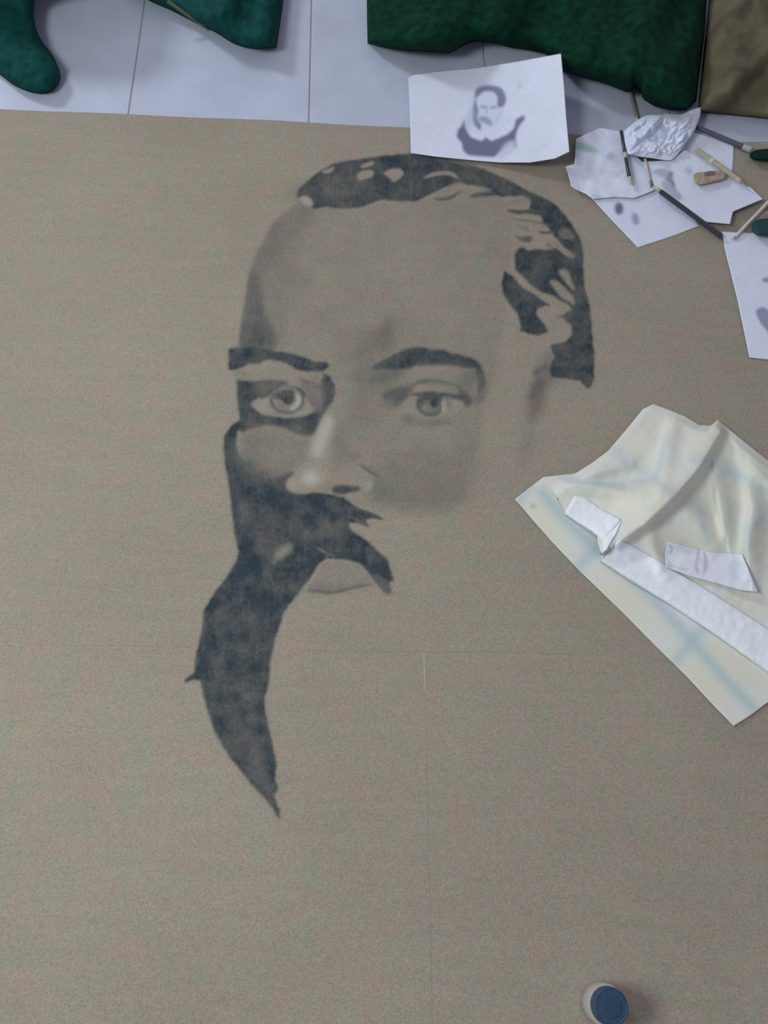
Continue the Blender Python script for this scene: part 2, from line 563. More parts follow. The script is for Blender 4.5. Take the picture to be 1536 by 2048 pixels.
# eyeball
poly([(502, 809), (516, 799), (523, 793), (545, 781), (575, 777), (600, 780), (613, 792), (625, 812), (622, 822), (609, 829), (575, 834), (550, 831), (525, 827), (510, 817)], 0.13, 1.8, region=EYE_A)
poly([(520, 792), (540, 779), (575, 774), (600, 776), (613, 790), (604, 792), (575, 784), (548, 788), (525, 798)], 0.84, 1.8)
th = np.linspace(0, 2 * math.pi, 28, endpoint=False)
poly([(574 + 35 * math.cos(t), 799 + 29 * math.sin(t)) for t in th if True], 0.66, 1.8, sm=False)
poly([(574 + 29 * math.cos(t), 798 + 25 * math.sin(t)) for t in th], 0.14, 1.8, sm=False)
poly([(549, 784), (575, 778), (588, 781), (590, 795), (586, 806), (572, 808), (560, 800), (549, 798)], 0.84, 3)
blob(566, 812, 14, 7, 0.36, 0.7)
poly([(575 + 8 * math.cos(t), 800 + 9 * math.sin(t)) for t in th], 0.95, 1.6, sm=False)
stroke([(593, 789), (597, 802), (588, 815), (580, 818)], 9, 0.45, 2, arr=L)
stroke([(593, 787), (598, 802), (588, 816)], 9, 0.0, 2)
poly([(509, 809), (522, 798), (534, 796), (538, 810), (548, 824), (530, 824), (516, 817)], 0.22, 2.5, 0.6, arr=L)
poly([(618, 806), (624, 820), (612, 827), (598, 830), (610, 818)], 0.15, 2.5, 0.8, arr=L)
stroke([(611, 790), (619, 800), (627, 816)], 4, 0.55, 1.6)
stroke([(558, 824), (572, 821), (584, 828)], 3, 0.6, 1.6, 0.6)

# --- left eyebrow
poly([(457, 697), (474, 695), (514, 694), (548, 702), (586, 707), (601, 712), (631, 723), (653, 724), (660, 731), (647, 742), (609, 743), (592, 738),
      (565, 724), (542, 720), (528, 722), (521, 728), (499, 729), (470, 740), (457, 740)], 0.90, 2.0, region=BROW_A, sm=False, rag=0.8)
# --- right eyebrow and eye
poly([(741, 736), (755, 726), (774, 716), (798, 703), (821, 695), (841, 693), (860, 698), (887, 699), (905, 706), (944, 715), (960, 727), (968, 746), (970, 765),
      (966, 780), (956, 784), (957, 765), (950, 745), (954, 738), (928, 736), (903, 731), (868, 730), (833, 731), (817, 739), (790, 742), (747, 741)],
     0.88, 2.6, region=BROW_B, sm=False, rag=0.8)
poly([(747, 740), (812, 740), (800, 752), (770, 762), (750, 764)], 0.52, 5, 0.9)
blob(740, 765, 14, 22, 0.42, 0.7)
poly([(926, 748), (942, 742), (955, 750), (954, 762), (940, 762), (928, 760)], 0.58, 3.5, 0.9)
poly([(915, 778), (930, 782), (944, 796), (943, 808), (930, 814), (923, 800)], 0.74, 3.5)
stroke([(957, 745), (966, 765), (962, 790), (946, 808)], 14, 0.66, 5, 0.8)
blob(935, 765, 26, 20, 0.45, 0.7)
stroke([(764, 790), (790, 786), (812, 782), (833, 766), (850, 762), (875, 762), (900, 767), (925, 778)], 8, 0.58, 2.6)
poly([(766, 786), (790, 776), (820, 770), (826, 782), (812, 800), (792, 814), (772, 808)], 0.72, 4.5, 0.95, region=EYE_B)
poly([(755, 800), (780, 800), (790, 815), (770, 818), (752, 812)], 0.34, 5, 0.7)
poly([(798, 815), (818, 797), (835, 790), (880, 787), (915, 794), (925, 812), (910, 826), (870, 832), (835, 830), (812, 824)], 0.06, 3, region=EYE_B)
poly([(820, 790), (840, 784), (876, 785), (905, 787), (925, 792), (921, 801), (890, 795), (845, 794)], 0.84, 2.4)
poly([(860 + 28 * math.cos(t), 808 + 25 * math.sin(t)) for t in th], 0.78, 2.2, sm=False, region=EYE_B)
poly([(863 + 19 * math.cos(t), 814 + 14 * math.sin(t)) for t in th], 0.46, 3, sm=False)
poly([(869 + 9 * math.cos(t), 806 + 9 * math.sin(t)) for t in th], 0.90, 2.0, sm=False)
blob(850, 815, 9, 7, 0.12, 0.8)
stroke([(884, 803), (888, 815), (884, 824)], 8, 0.25, 2, arr=L)
stroke([(885, 800), (889, 815), (885, 826)], 9, 0.03, 2)
poly([(892, 794), (902, 796), (902, 812), (896, 818)], 0.42, 2.5, 0.8)
blob(816, 838, 12, 7, 0.52, 0.9)
blob(765, 765, 30, 18, 0.5, 0.6)
blob(905, 750, 30, 10, 0.24, 0.6)
stroke([(815, 842), (850, 848), (880, 846), (910, 838)], 12, 0.36, 4)
stroke([(820, 868), (860, 866), (900, 855)], 10, 0.02, 5, 0.6)

# --- nose
poly([(657, 820), (668, 830), (664, 880), (660, 925), (650, 965), (622, 978), (600, 975), (600, 940), (620, 905), (640, 850)], 0.03, 5)
stroke([(660, 834), (648, 862), (640, 885), (630, 912)], 24, 0.50, 6, arr=L, taper=False)
blob(620, 956, 18, 15, 0.62, 0.95, arr=L)
blob(585, 968, 12, 10, 0.25, 0.9, arr=L)
poly([(680, 850), (700, 895), (725, 920), (690, 925), (672, 950), (668, 900), (672, 860)], 0.32, 7, 0.85)
blob(770, 950, 24, 30, 0.42, 0.6)
poly([(676, 940), (700, 930), (722, 935), (742, 950), (746, 970), (728, 992), (690, 992), (668, 984), (662, 960)], 0.10, 4, 0.8)
poly([(664, 980), (668, 972), (684, 970), (705, 971), (720, 974), (718, 982), (700, 985), (684, 989), (668, 986)], 0.82, 2.2, region=NOSE)
blob(738, 972, 8, 14, 0.22, 0.7, arr=L)
stroke([(718, 928), (730, 936), (746, 947), (758, 953)], 6, 0.66, 2)
stroke([(750, 955), (752, 972), (742, 984), (728, 993)], 6, 0.46, 2.5)
blob(650, 975, 12, 8, 0.3, 0.6)

# --- beard, moustache and the dark left cheek
BD = [(482, 838), (464, 849), (448, 872), (447, 898), (451, 937), (459, 981), (464, 1028), (469, 1067), (477, 1104), (471, 1125), (451, 1158),
      (430, 1182), (408, 1220), (402, 1268), (394, 1300), (389, 1325), (389, 1343), (378, 1352), (367, 1362), (370, 1366), (386, 1360), (401, 1362), (406, 1387),
      (417, 1428), (430, 1466), (455, 1508), (477, 1537), (504, 1570), (531, 1598), (545, 1618), (553, 1632), (561, 1640), (559, 1619), (549, 1592),
      (557, 1578), (550, 1559), (553, 1526), (542, 1474), (531, 1423), (529, 1395), (537, 1373), (542, 1319), (550, 1280), (556, 1262), (567, 1228),
      (580, 1208), (597, 1187), (612, 1168), (628, 1146), (638, 1128), (654, 1117), (685, 1119), (719, 1127), (732, 1140), (745, 1158), (758, 1172), (765, 1182),
      (776, 1188), (782, 1183), (779, 1163), (789, 1161), (782, 1142), (776, 1119), (757, 1104), (740, 1086), (725, 1074), (709, 1065), (700, 1056), (697, 1047),
      (716, 1046), (737, 1053), (731, 1040), (744, 1036), (768, 1040), (750, 1028), (735, 1024), (722, 1019), (710, 1012), (700, 1003), (686, 994), (664, 989),
      (645, 987), (628, 985), (610, 988), (597, 989), (580, 984), (572, 976), (571, 964), (584, 950), (588, 942), (570, 946), (556, 950), (546, 958), (528, 952), (514, 940),
      (503, 926), (488, 920), (476, 905), (472, 885), (476, 862), (488, 850)]
poly(BD, 0.90, 2.0, region=BEARD, sm=False, rag=0.9)
# softened join of dark cheek and lit cheek
blob(520, 945, 22, 14, 0.72, 0.7)
poly([(488, 865), (510, 855), (560, 856), (590, 870), (620, 872), (615, 905), (598, 932), (575, 943), (545, 948), (520, 930), (490, 912), (478, 890)], 0.30, 8, 0.85)
blob(550, 903, 40, 20, 0.20, 0.7)
blob(500, 885, 16, 18, 0.46, 0.7)
blob(495, 925, 26, 18, 0.74, 0.85, 35)
blob(530, 948, 26, 14, 0.66, 0.85, 25)
blob(560, 945, 18, 10, 0.50, 0.7)
blob(525, 915, 26, 12, 0.36, 0.6, 25)
# tone inside the beard
stroke([(550, 1118), (566, 1104), (586, 1090)], 20, 0.26, 4, 0.95)
stroke([(545, 1128), (552, 1120)], 12, 0.45, 3, 0.9)
stroke([(598, 1085), (612, 1068), (620, 1050)], 12, 0.66, 6, 0.6)
stroke([(632, 1094), (645, 1102), (656, 1108)], 4, 0.45, 1.6)
stroke([(520, 1085), (545, 1058), (560, 1030)], 16, 0.78, 7, 0.5)
blob(523, 1085, 14, 40, 0.80, 0.5, 20)
for (x, y, rx, ry, v, o) in [(450, 1235, 20, 30, 0.74, 0.6), (490, 1270, 25, 30, 0.78, 0.5), (495, 1320, 14, 24, 0.74, 0.6), (440, 1330, 12, 50, 0.76, 0.6),
                             (455, 1400, 22, 40, 0.78, 0.6), (505, 1435, 14, 20, 0.66, 0.6), (465, 1455, 16, 24, 0.66, 0.7), (478, 1480, 12, 14, 0.62, 0.7),
                             (520, 1520, 18, 34, 0.66, 0.8), (530, 1560, 14, 20, 0.68, 0.7), (470, 1190, 16, 30, 0.80, 0.5), (520, 1170, 30, 12, 0.82, 0.5),
                             (620, 1020, 20, 20, 0.82, 0.5), (640, 1070, 20, 10, 0.80, 0.5)]:
    blob(x, y, rx, ry, v, o)
# lower lip
poly([(640, 1135), (655, 1122), (685, 1123), (718, 1131), (730, 1145), (742, 1165), (715, 1173), (664, 1184), (615, 1182), (630, 1155)], 0.17, 3, 0.9, region=MOUTH)
poly([(625, 1165), (680, 1168), (735, 1160), (742, 1170), (664, 1185), (612, 1183)], 0.34, 5, 0.85)
stroke([(604, 1180), (633, 1182), (664, 1185), (700, 1177), (725, 1171), (748, 1170)], 5.5, 0.62, 1.8)
stroke([(650, 1117), (658, 1108), (670, 1114)], 3, 0.3, 2)
poly([(745, 1152), (760, 1150), (778, 1168), (782, 1184), (770, 1186), (758, 1172)], 0.62, 3, 0.6)
stroke([(765, 1183), (778, 1192), (788, 1187)], 3, 0.4, 1.5)
# moustache whiskers
stroke([(690, 1012), (715, 1019), (740, 1027), (768, 1040)], 5, 0.80, 1.6, region=BEARD)
stroke([(692, 1030), (715, 1040), (738, 1052)], 5, 0.70, 1.8, region=BEARD)
# uneven charcoal grain, dragged mostly up and down
g1 = gblur(rng.standard_normal((CH, CW)).astype(np.float32), 2.0); g1 /= g1.std()
g2 = gblur(rng.standard_normal((CH // 4, CW // 4)).astype(np.float32), 2.2); g2 /= g2.std()
g2 = np.kron(g2, np.ones((4, 4), np.float32)); g2 = gblur(g2, 2.5)
g3 = rng.standard_normal((CH, CW)).astype(np.float32)
for sh in range(1, 9): g3[sh:] += g3[:-sh] * 0.5
g3 = gblur(g3, 0.8); g3 /= g3.std()
D = gblur(D, 0.7)
gm = 1 + 0.035 * g1 + 0.05 * g2 + 0.02 * g3
D = np.where(D > 0.03, D * gm + 0.012 * g2 * (D > 0.06), D)
D = np.clip(D, 0, 1)
D[D < 0.012] = 0
L = np.clip(L, 0, 1)

# fine mesh over the drawn area, regular on the sheet itself
ST_ = 0.0011
ZD = BT + 0.00006
cs = [PN(x, y, ZD) for x, y in ((350, 1670), (350, 290), (1215, 290), (1215, 1670))]
gx0, gx1 = min(c[0] for c in cs), max(c[0] for c in cs)
gy0, gy1 = min(c[1] for c in cs), max(c[1] for c in cs)
NX, NY = int((gx1 - gx0) / ST_), int((gy1 - gy0) / ST_)
GX, GY = np.meshgrid(gx0 + np.arange(NX) * ST_, gy0 + np.arange(NY) * ST_)
px, py = UNP(GX, GY, ZD)


def samp(A, px, py, x0, y0):
    fx = np.clip(px - x0 - 0.5, 0, A.shape[1] - 1.001); fy = np.clip(py - y0 - 0.5, 0, A.shape[0] - 1.001)
    ix, iy = fx.astype(int), fy.astype(int)
    tx, ty = fx - ix, fy - iy
    return (A[iy, ix] * (1 - tx) * (1 - ty) + A[iy, ix + 1] * tx * (1 - ty) + A[iy + 1, ix] * (1 - tx) * ty + A[iy + 1, ix + 1] * tx * ty)


DV = samp(D, px, py, CX0, CY0)
LV = samp(L, px, py, CX0, CY0)
ok = (px > CX0) & (px < CX0 + CW - 2) & (py > CY0) & (py < CY0 + CH - 2)
DV = DV * ok; LV = LV * ok
RV = R[np.clip(py - CY0, 0, CH - 1).astype(int), np.clip(px - CX0, 0, CW - 1).astype(int)]
ink = np.maximum(DV, LV)
cell = np.maximum(np.maximum(ink[:-1, :-1], ink[1:, :-1]), np.maximum(ink[:-1, 1:], ink[1:, 1:])) > 0.01
cellr = RV[:-1, :-1]
# split the eyes' neighbours cleanly
vid = np.arange(NX * NY).reshape(NY, NX)


def patch(name, sel, parent, label=None):
    jj, ii = np.nonzero(sel)
    if len(jj) == 0: return None
    quads = np.stack([vid[jj, ii], vid[jj, ii + 1], vid[jj + 1, ii + 1], vid[jj + 1, ii]], 1)
    used, inv = np.unique(quads, return_inverse=True)
    inv = inv.reshape(-1)
    me = bpy.data.meshes.new(name)
    nv, nf = len(used), len(jj)
    me.vertices.add(nv)
    co = np.stack([GX.ravel()[used], GY.ravel()[used], np.full(nv, ZD)], 1).astype(np.float32)
    me.vertices.foreach_set('co', co.ravel())
    me.loops.add(nf * 4)
    me.loops.foreach_set('vertex_index', inv.astype(np.int32))
    me.polygons.add(nf)
    me.polygons.foreach_set('loop_start', np.arange(0, nf * 4, 4, dtype=np.int32))
    me.polygons.foreach_set('loop_total', np.full(nf, 4, dtype=np.int32))
    me.update(calc_edges=True)
    a = me.color_attributes.new('mark', 'FLOAT_COLOR', 'POINT')
    col = np.stack([DV.ravel()[used], LV.ravel()[used], np.zeros(nv), np.ones(nv)], 1).astype(np.float32)
    a.data.foreach_set('color', col.ravel())
    me.materials.append(charcoal)
    o = bpy.data.objects.new(name, me)
    COL.objects.link(o)
    o.parent = parent
    if parent.type == 'EMPTY':
        o.matrix_parent_inverse = parent_inv(parent)
    if label: o['label'] = label
    return o


portrait = patch('portrait_drawing', cell & (cellr == 0), board_root, 'charcoal portrait of a bearded man with smudged grey skin tones')
for rid, nm, lb in ((HAIR, 'hair', 'black charcoal hair with bare paper highlights'), (BROW_A, 'eyebrow', 'solid dark left eyebrow'),
                    (BROW_B, 'eyebrow', 'dark arched right eyebrow'), (EYE_A, 'eye', 'left eye in a dark shaded socket'),
                    (EYE_B, 'eye', 'right eye with soft grey iris'), (NOSE, 'nostril', None),
                    (BEARD, 'beard', 'solid black beard and moustache tapering to a point'), (MOUTH, 'lower_lip', None)):
    patch(nm, cell & (cellr == rid), portrait, lb)


# ------------------------------------------------------------------ sheets and cloths: patches between four edges
def resample(pts, n, sm=False):
    p = np.array(pts, float)
    if sm and len(p) > 2: p = catmull(p, False, 8)
    s = np.concatenate([[0], np.cumsum(np.hypot(*(np.diff(p, axis=0).T)))])
    t = np.linspace(0, s[-1], n)
    return np.stack([np.interp(t, s, p[:, 0]), np.interp(t, s, p[:, 1])], 1)


def coons(top, right, bottom, left, nu, nv, sm=False):
    """top: TL->TR, right: TR->BR, bottom: BL->BR, left: TL->BL; returns (nv, nu, 2) px"""
    T, B = resample(top, nu, sm), resample(bottom, nu, sm)
    Lf, Rt = resample(left, nv, sm), resample(right, nv, sm)
    u = np.linspace(0, 1, nu)[None, :, None]
    v = np.linspace(0, 1, nv)[:, None, None]
    return ((1 - v) * T[None] + v * B[None] + (1 - u) * Lf[:, None] + u * Rt[:, None]
            - ((1 - u) * (1 - v) * T[0] + u * (1 - v) * T[-1] + (1 - u) * v * B[0] + u * v * B[-1]))


def vn(x, y, s, seed=0):
    return mnoise.noise(Vector((x * s, y * s, seed * 7.31)))


def surf(name, grid, zf, mat, parent=None, thick=0.0003, colf=None, smooth=True):
    """grid (nv, nu, 2) of px, zf(u, v, px, py) -> height; closed thin solid"""
    nv, nu, _ = grid.shape
    top = []
    cols = []
    for j in range(nv):
        for i in range(nu):
            x, y = grid[j, i]
            z = zf(i / (nu - 1), j / (nv - 1), x, y)
            q = P(x, y, z)
            top.append(q)
            if colf: cols.append(colf(i / (nu - 1), j / (nv - 1), x, y))
    n = len(top)
    vs = top + [q - Vector((0, 0, thick)) for q in top]
    fs = []
    for j in range(nv - 1):
        for i in range(nu - 1):
            a = j * nu + i
            fs.append((a, a + nu, a + nu + 1, a + 1))
            fs.append((n + a, n + a + 1, n + a + nu + 1, n + a + nu))
    for i in range(nu - 1):
        a = i; fs.append((a, a + 1, n + a + 1, n + a))
        a = (nv - 1) * nu + i; fs.append((a, n + a, n + a + 1, a + 1))
    for j in range(nv - 1):
        a = j * nu; fs.append((a, n + a, n + a + nu, a + nu))
        a = j * nu + nu - 1; fs.append((a, a + nu, n + a + nu, n + a))
    o = mesh_obj(name, vs, fs, mat, parent, smooth)
    if colf:
        at = o.data.color_attributes.new('mark', 'FLOAT_COLOR', 'POINT')
        c = np.array(cols + cols, np.float32)
        if c.shape[1] == 3: c = np.concatenate([c, np.ones((len(c), 1), np.float32)], 1)
        at.data.foreach_set('color', c.ravel())
    return o


def sheet_mat(name, base=(0.71, 0.78, 0.95), rough_=0.75):
    m, nt, b = new_mat(name, rough_, 0.2)
    n1 = noise_tex(nt, 26, 3)
    c = ramp(nt, n1.outputs['Fac'], [(0.3, tuple(x * 0.96 for x in base)), (0.7, tuple(min(1, x * 1.03) for x in base))])
    n2 = noise_tex(nt, 420, 3, 0.7)
    g = ramp(nt, n2.outputs['Fac'], [(0.3, (0.90, 0.90, 0.90)), (0.7, (1.08, 1.08, 1.08))])
    c = mix(nt, c, g, 1.0, 'MULTIPLY')
    at = node(nt, 'ShaderNodeAttribute', attribute_name='mark')
    c = mix(nt, c, at.outputs['Color'], 1.0, 'MULTIPLY')
    nt.links.new(c, b.inputs['Base Color'])
    b.inputs['Subsurface Weight'].default_value = 0.0
    return m


white_paper = sheet_mat('white_paper')


# small canvas painter for prints on the sheets (transmittance multiplier)
class Mini:
    def __init__(s, x0, y0, w, h, S=2):
        s.x0, s.y0, s.S = x0, y0, S
        s.A = np.ones((h * S, w * S, 3), np.float32)

    def poly(s, pts, col, blur=1.0, op=1.0, sm=True):
        q = catmull(pts) if (sm and len(pts) > 3) else np.array(pts, float)
        q = (q - np.array([s.x0, s.y0])) * s.S
        m, sl = raster(q, blur * s.S, s.A.shape[:2], (0, 0))
        m = (m * op)[..., None]
        s.A[sl] = s.A[sl] * (1 - m) + np.array(col, np.float32) * m

    def ell(s, cx, cy, rx, ry, col, blur=2, op=1.0, ang=0):
        a = math.radians(ang)
        s.poly([(cx + rx * math.cos(t) * math.cos(a) - ry * math.sin(t) * math.sin(a),
                 cy + rx * math.cos(t) * math.sin(a) + ry * math.sin(t) * math.cos(a)) for t in th], col, blur, op, sm=False)

    def line(s, pts, w, col, blur=0.8, op=1.0):
        c = catmull(pts, False, 5) if len(pts) > 2 else np.array(pts, float)
        n = len(c); Lp, Rp = [], []
        for i in range(n):
            t = c[min(i + 1, n - 1)] - c[max(i - 1, 0)]
            t = t / (np.hypot(*t) + 1e-9)
            q = np.array([-t[1], t[0]]) * w / 2
            Lp.append(c[i] + q); Rp.append(c[i] - q)
        s.poly(Lp + Rp[::-1], col, blur, op, sm=False)

    def get(s, x, y):
        i = int((x - s.x0) * s.S); j = int((y - s.y0) * s.S)
        if 0 <= i < s.A.shape[1] and 0 <= j < s.A.shape[0]:
            return tuple(float(c) for c in s.A[j, i])
        return (1, 1, 1)


# --- reference sheet with a small printed portrait
mp = Mini(800, 90, 360, 250)
K = (0.16, 0.17, 0.22)
G1 = (0.55, 0.56, 0.62)
G2 = (0.78, 0.79, 0.84)


def Z(x, y):       # zoom crop coordinates -> photograph
    return (780 + x * 0.2604, 80 + y * 0.2604)


mp.ell(*Z(745, 520), 36, 50, (0.90, 0.90, 0.93), 5, 0.8)
mp.poly([Z(650, 420), Z(665, 375), Z(720, 352), Z(800, 350), Z(860, 375), Z(888, 430), Z(885, 490), Z(850, 520), Z(822, 500), Z(825, 440), Z(790, 400), Z(730, 395), Z(690, 420), Z(660, 450)], (0.30, 0.30, 0.38), 2.0, 0.95)
mp.poly([Z(655, 440), Z(640, 500), Z(628, 560), Z(640, 640), Z(690, 695), Z(700, 650), Z(670, 600), Z(680, 540), Z(665, 490)], (0.30, 0.32, 0.40), 2.2, 0.95)
mp.poly([Z(690, 500), Z(735, 505), Z(740, 530), Z(700, 525)], G1, 1.6, 0.9)
mp.poly([Z(770, 510), Z(815, 505), Z(825, 525), Z(780, 530)], G1, 1.6, 0.9)
mp.line([Z(745, 500), Z(742, 540), Z(735, 570)], 3, G1, 1.5, 0.8)
mp.poly([Z(680, 590), Z(730, 585), Z(770, 610), Z(790, 650), Z(770, 660), Z(730, 640), Z(690, 620)], (0.45, 0.46, 0.54), 2.2, 0.9)
mp.line([Z(845, 540), Z(835, 590), Z(800, 640)], 4, G2, 2, 0.8)
mp.ell(*Z(610, 610), 7, 24, G2, 4, 0.8, 10)
# ruff folds
for k, (x, y) in enumerate([(600, 640), (625, 680), (655, 710), (690, 735), (730, 750), (770, 745), (810, 735), (850, 715), (890, 690), (925, 655), (950, 620)]):
    mp.line([Z(x, y), Z(x + (745 - x) * 0.18, y - 45)], 2.2, G2, 1.2, 0.7)
# dark clothing
mp.poly([Z(570, 600), Z(580, 680), Z(620, 745), Z(700, 775), Z(740, 745), Z(775, 775), Z(830, 755), Z(900, 725), Z(950, 680), Z(965, 610), Z(1030, 575),
         Z(1035, 610), Z(1000, 650), Z(975, 700), Z(965, 750), Z(970, 830), Z(930, 800), Z(860, 850), Z(800, 900), Z(700, 895), Z(600, 885), Z(560, 850), Z(550, 790), Z(510, 745), Z(520, 690), Z(555, 650)], (0.20, 0.20, 0.28), 2.2, 0.95, sm=False)
mp.poly([Z(880, 800), Z(960, 770), Z(960, 840), Z(900, 890), Z(830, 900)], (0.82, 0.8, 0.88), 3, 0.8)
mp.ell(*Z(1000, 345), 5, 8, G2, 3, 0.6)
mp.line([Z(1120, 850), Z(1230, 790), Z(1330, 740)], 2, G2, 1.5, 0.5)


def z_ref(u, v, x, y):
    a = max(0.0, (u - 0.25) / 0.75)
    return BT + 0.0025 + 0.072 * a * a * (1 - 0.45 * v) + 0.004 * (1 - v) * (1 - u) + 0.0015 * math.sin(u * 5 + v * 3) ** 2


ref_grid = coons([(817, 155), (826, 150), (870, 143), (950, 136), (1040, 122), (1122, 107)], [(1122, 107), (1128, 170), (1133, 240), (1139, 303)],
                 [(822, 306), (870, 313), (950, 321), (1000, 325), (1060, 325), (1110, 317), (1139, 303)], [(817, 155), (819, 200), (822, 306)], 150, 100)
ref = surf('paper_sheet', ref_grid, z_ref, white_paper, None, 0.0003, lambda u, v, x, y: mp.get(x, y))
tag(ref, 'white sheet with a small black printed portrait, right side curling up', 'paper', 'white paper sheets')

# --- loose sheets at the right
ones = lambda u, v, x, y: (1, 1, 1)
m1 = Mini(1120, 230, 300, 280)
m1.ell(1238, 417, 9, 13, (0.22, 0.23, 0.30), 2.4)
m1.ell(1271, 438, 7, 13, (0.50, 0.50, 0.60), 2.4, 1, -12)
p1 = surf('paper_sheet', coons([(1150, 330), (1330, 330)], [(1330, 330), (1365, 395), (1398, 452)], [(1276, 495), (1340, 474), (1398, 452)],
                               [(1150, 330), (1182, 395), (1228, 445), (1276, 495)], 70, 70),
          lambda u, v, x, y: BT + 0.0022 + 0.0012 * math.sin(v * 4 + u), white_paper, None, 0.0003, lambda u, v, x, y: m1.get(x, y))
tag(p1, 'white paper sheet with two dark ink blots, under the other papers', 'paper', 'white paper sheets')

m2 = Mini(1120, 230, 300, 280)
m2.poly([(1150, 284), (1168, 286), (1195, 299), (1190, 306), (1165, 302), (1152, 298)], (0.45, 0.72, 0.50), 3.0, 0.85)
m2.ell(1222, 313, 8, 9, (0.45, 0.42, 0.50), 3.5, 0.8)
m2.ell(1238, 320, 14, 14, (0.80, 0.78, 0.85), 5, 0.7)
m2.line([(1232, 352), (1240, 345), (1248, 342)], 5, (0.62, 0.62, 0.70), 2.2, 0.8)
m2.line([(1202, 262), (1210, 270), (1214, 276)], 3, (0.55, 0.55, 0.66), 1.5, 0.6)
m2.ell(1210, 345, 14, 6, (0.86, 0.86, 0.90), 4, 0.6)
m2.line([(1184, 392), (1196, 393), (1208, 396)], 4, (0.60, 0.60, 0.68), 2, 0.7)
p2 = surf('paper_sheet', coons([(1152, 278), (1170, 268), (1200, 255), (1240, 262), (1262, 300)], [(1262, 300), (1290, 330), (1310, 380)],
                               [(1142, 372), (1150, 378), (1172, 388), (1186, 398), (1230, 394), (1270, 396), (1310, 380)],
                               [(1152, 278), (1149, 328), (1131, 333), (1137, 350), (1142, 372)], 80, 60),
          lambda u, v, x, y: BT + 0.006 + 0.004 * (0.5 + 0.5 * vn(x, y, 0.05, 1)) + 0.006 * max(0, 0.12 - u) / 0.12, white_paper, None, 0.0003,
          lambda u, v, x, y: m2.get(x, y))
tag(p2, 'crinkled white paper with a green smear and grey pencil marks', 'paper', 'white paper sheets')

p4 = surf('paper_sheet', coons([(1360, 272), (1384, 263), (1425, 275), (1468, 291)], [(1468, 291), (1467, 320), (1465, 342)],
                               [(1360, 330), (1420, 345), (1465, 342)], [(1360, 272), (1360, 330)], 40, 40),
          lambda u, v, x, y: BT + 0.0022 + 0.001 * math.sin(u * 5), white_paper, None, 0.0003, ones)
tag(p4, 'white paper sheet under the dark pencil at upper right', 'paper', 'white paper sheets')

m3 = Mini(1270, 280, 270, 190)
m3.poly([(1304, 342), (1318, 338), (1345, 342), (1347, 355), (1343, 362), (1350, 372), (1356, 388), (1366, 396), (1358, 402), (1344, 395), (1330, 380), (1322, 368), (1330, 355), (1316, 352)], (0.58, 0.62, 0.64), 2.6, 0.9, sm=False)
m3.line([(1306, 345), (1325, 339), (1345, 345)], 3, (0.6, 0.58, 0.66), 1.5, 0.9)
m3.line([(1344, 344), (1342, 356), (1348, 368)], 5, (0.38, 0.36, 0.44), 1.8, 0.9)
m3.line([(1340, 365), (1350, 380), (1362, 396)], 5, (0.5, 0.56, 0.58), 2, 0.8)
m3.ell(1378, 342, 7, 8, (0.62, 0.62, 0.74), 3, 0.8)
m3.line([(1341, 346), (1336, 358), (1346, 366), (1348, 374)], 4, (0.3, 0.28, 0.36), 1.6, 0.9)
m3.ell(1420, 385, 26, 8, (0.90, 0.90, 0.93), 4, 0.7)
p3 = surf('paper_sheet', coons([(1283, 324), (1335, 320), (1370, 300), (1395, 312), (1424, 336)], [(1424, 336), (1480, 365), (1500, 373), (1526, 398), (1466, 423), (1460, 448)],
                               [(1318, 388), (1370, 425), (1415, 444), (1460, 448)], [(1283, 324), (1298, 350), (1318, 388)], 90, 80),
          lambda u, v, x, y: BT + 0.0135 + 0.002 * math.sin(u * 4 + v * 2) + 0.001 * vn(x, y, 0.03, 3), white_paper, None, 0.0003,
          lambda u, v, x, y: m3.get(x, y))
tag(p3, 'white torn paper with a faint grey sketch, under the brown eraser', 'paper', 'white paper sheets')

m6 = Mini(1440, 450, 260, 300)
m6.poly([(1512, 625), (1518, 616), (1530, 616), (1545, 630), (1560, 665), (1550, 690), (1536, 664), (1522, 648)], (0.42, 0.40, 0.50), 1.5, 0.95)
m6.ell(1533, 560, 9, 5, (0.35, 0.35, 0.42), 2, 0.9)
m6.line([(1462, 479), (1470, 480), (1478, 474)], 4, (0.6, 0.6, 0.66), 1.8, 0.8)
p6 = surf('paper_sheet', coons([(1444, 463), (1500, 465), (1600, 470)], [(1600, 470), (1640, 727)], [(1499, 715), (1536, 719), (1640, 727)],
                               [(1444, 463), (1450, 500), (1475, 600), (1499, 715)], 60, 80),
          lambda u, v, x, y: BT + 0.002 + 0.0012 * math.sin(v * 3.1), white_paper, None, 0.0003, lambda u, v, x, y: m6.get(x, y))
tag(p6, 'white paper sheet with a grey painted blot, cut by the right frame edge', 'paper', 'white paper sheets')

# --- crumpled tissue
tissue_m = sheet_mat('tissue', (0.72, 0.80, 0.96))


def z_tis(u, v, x, y):
    edge = min(1, 6 * min(u, 1 - u, v, 1 - v))
    a, b_ = 0.75 * x + 0.65 * y, -0.65 * x + 0.75 * y
    f = abs(vn(a, 0.3 * b_, 0.060, 5)) + 0.5 * abs(vn(a, 0.4 * b_, 0.13, 9)) + 0.15 * abs(vn(x, y, 0.25, 2))
    return BT + 0.020 + edge * (0.003 + 0.020 * f)


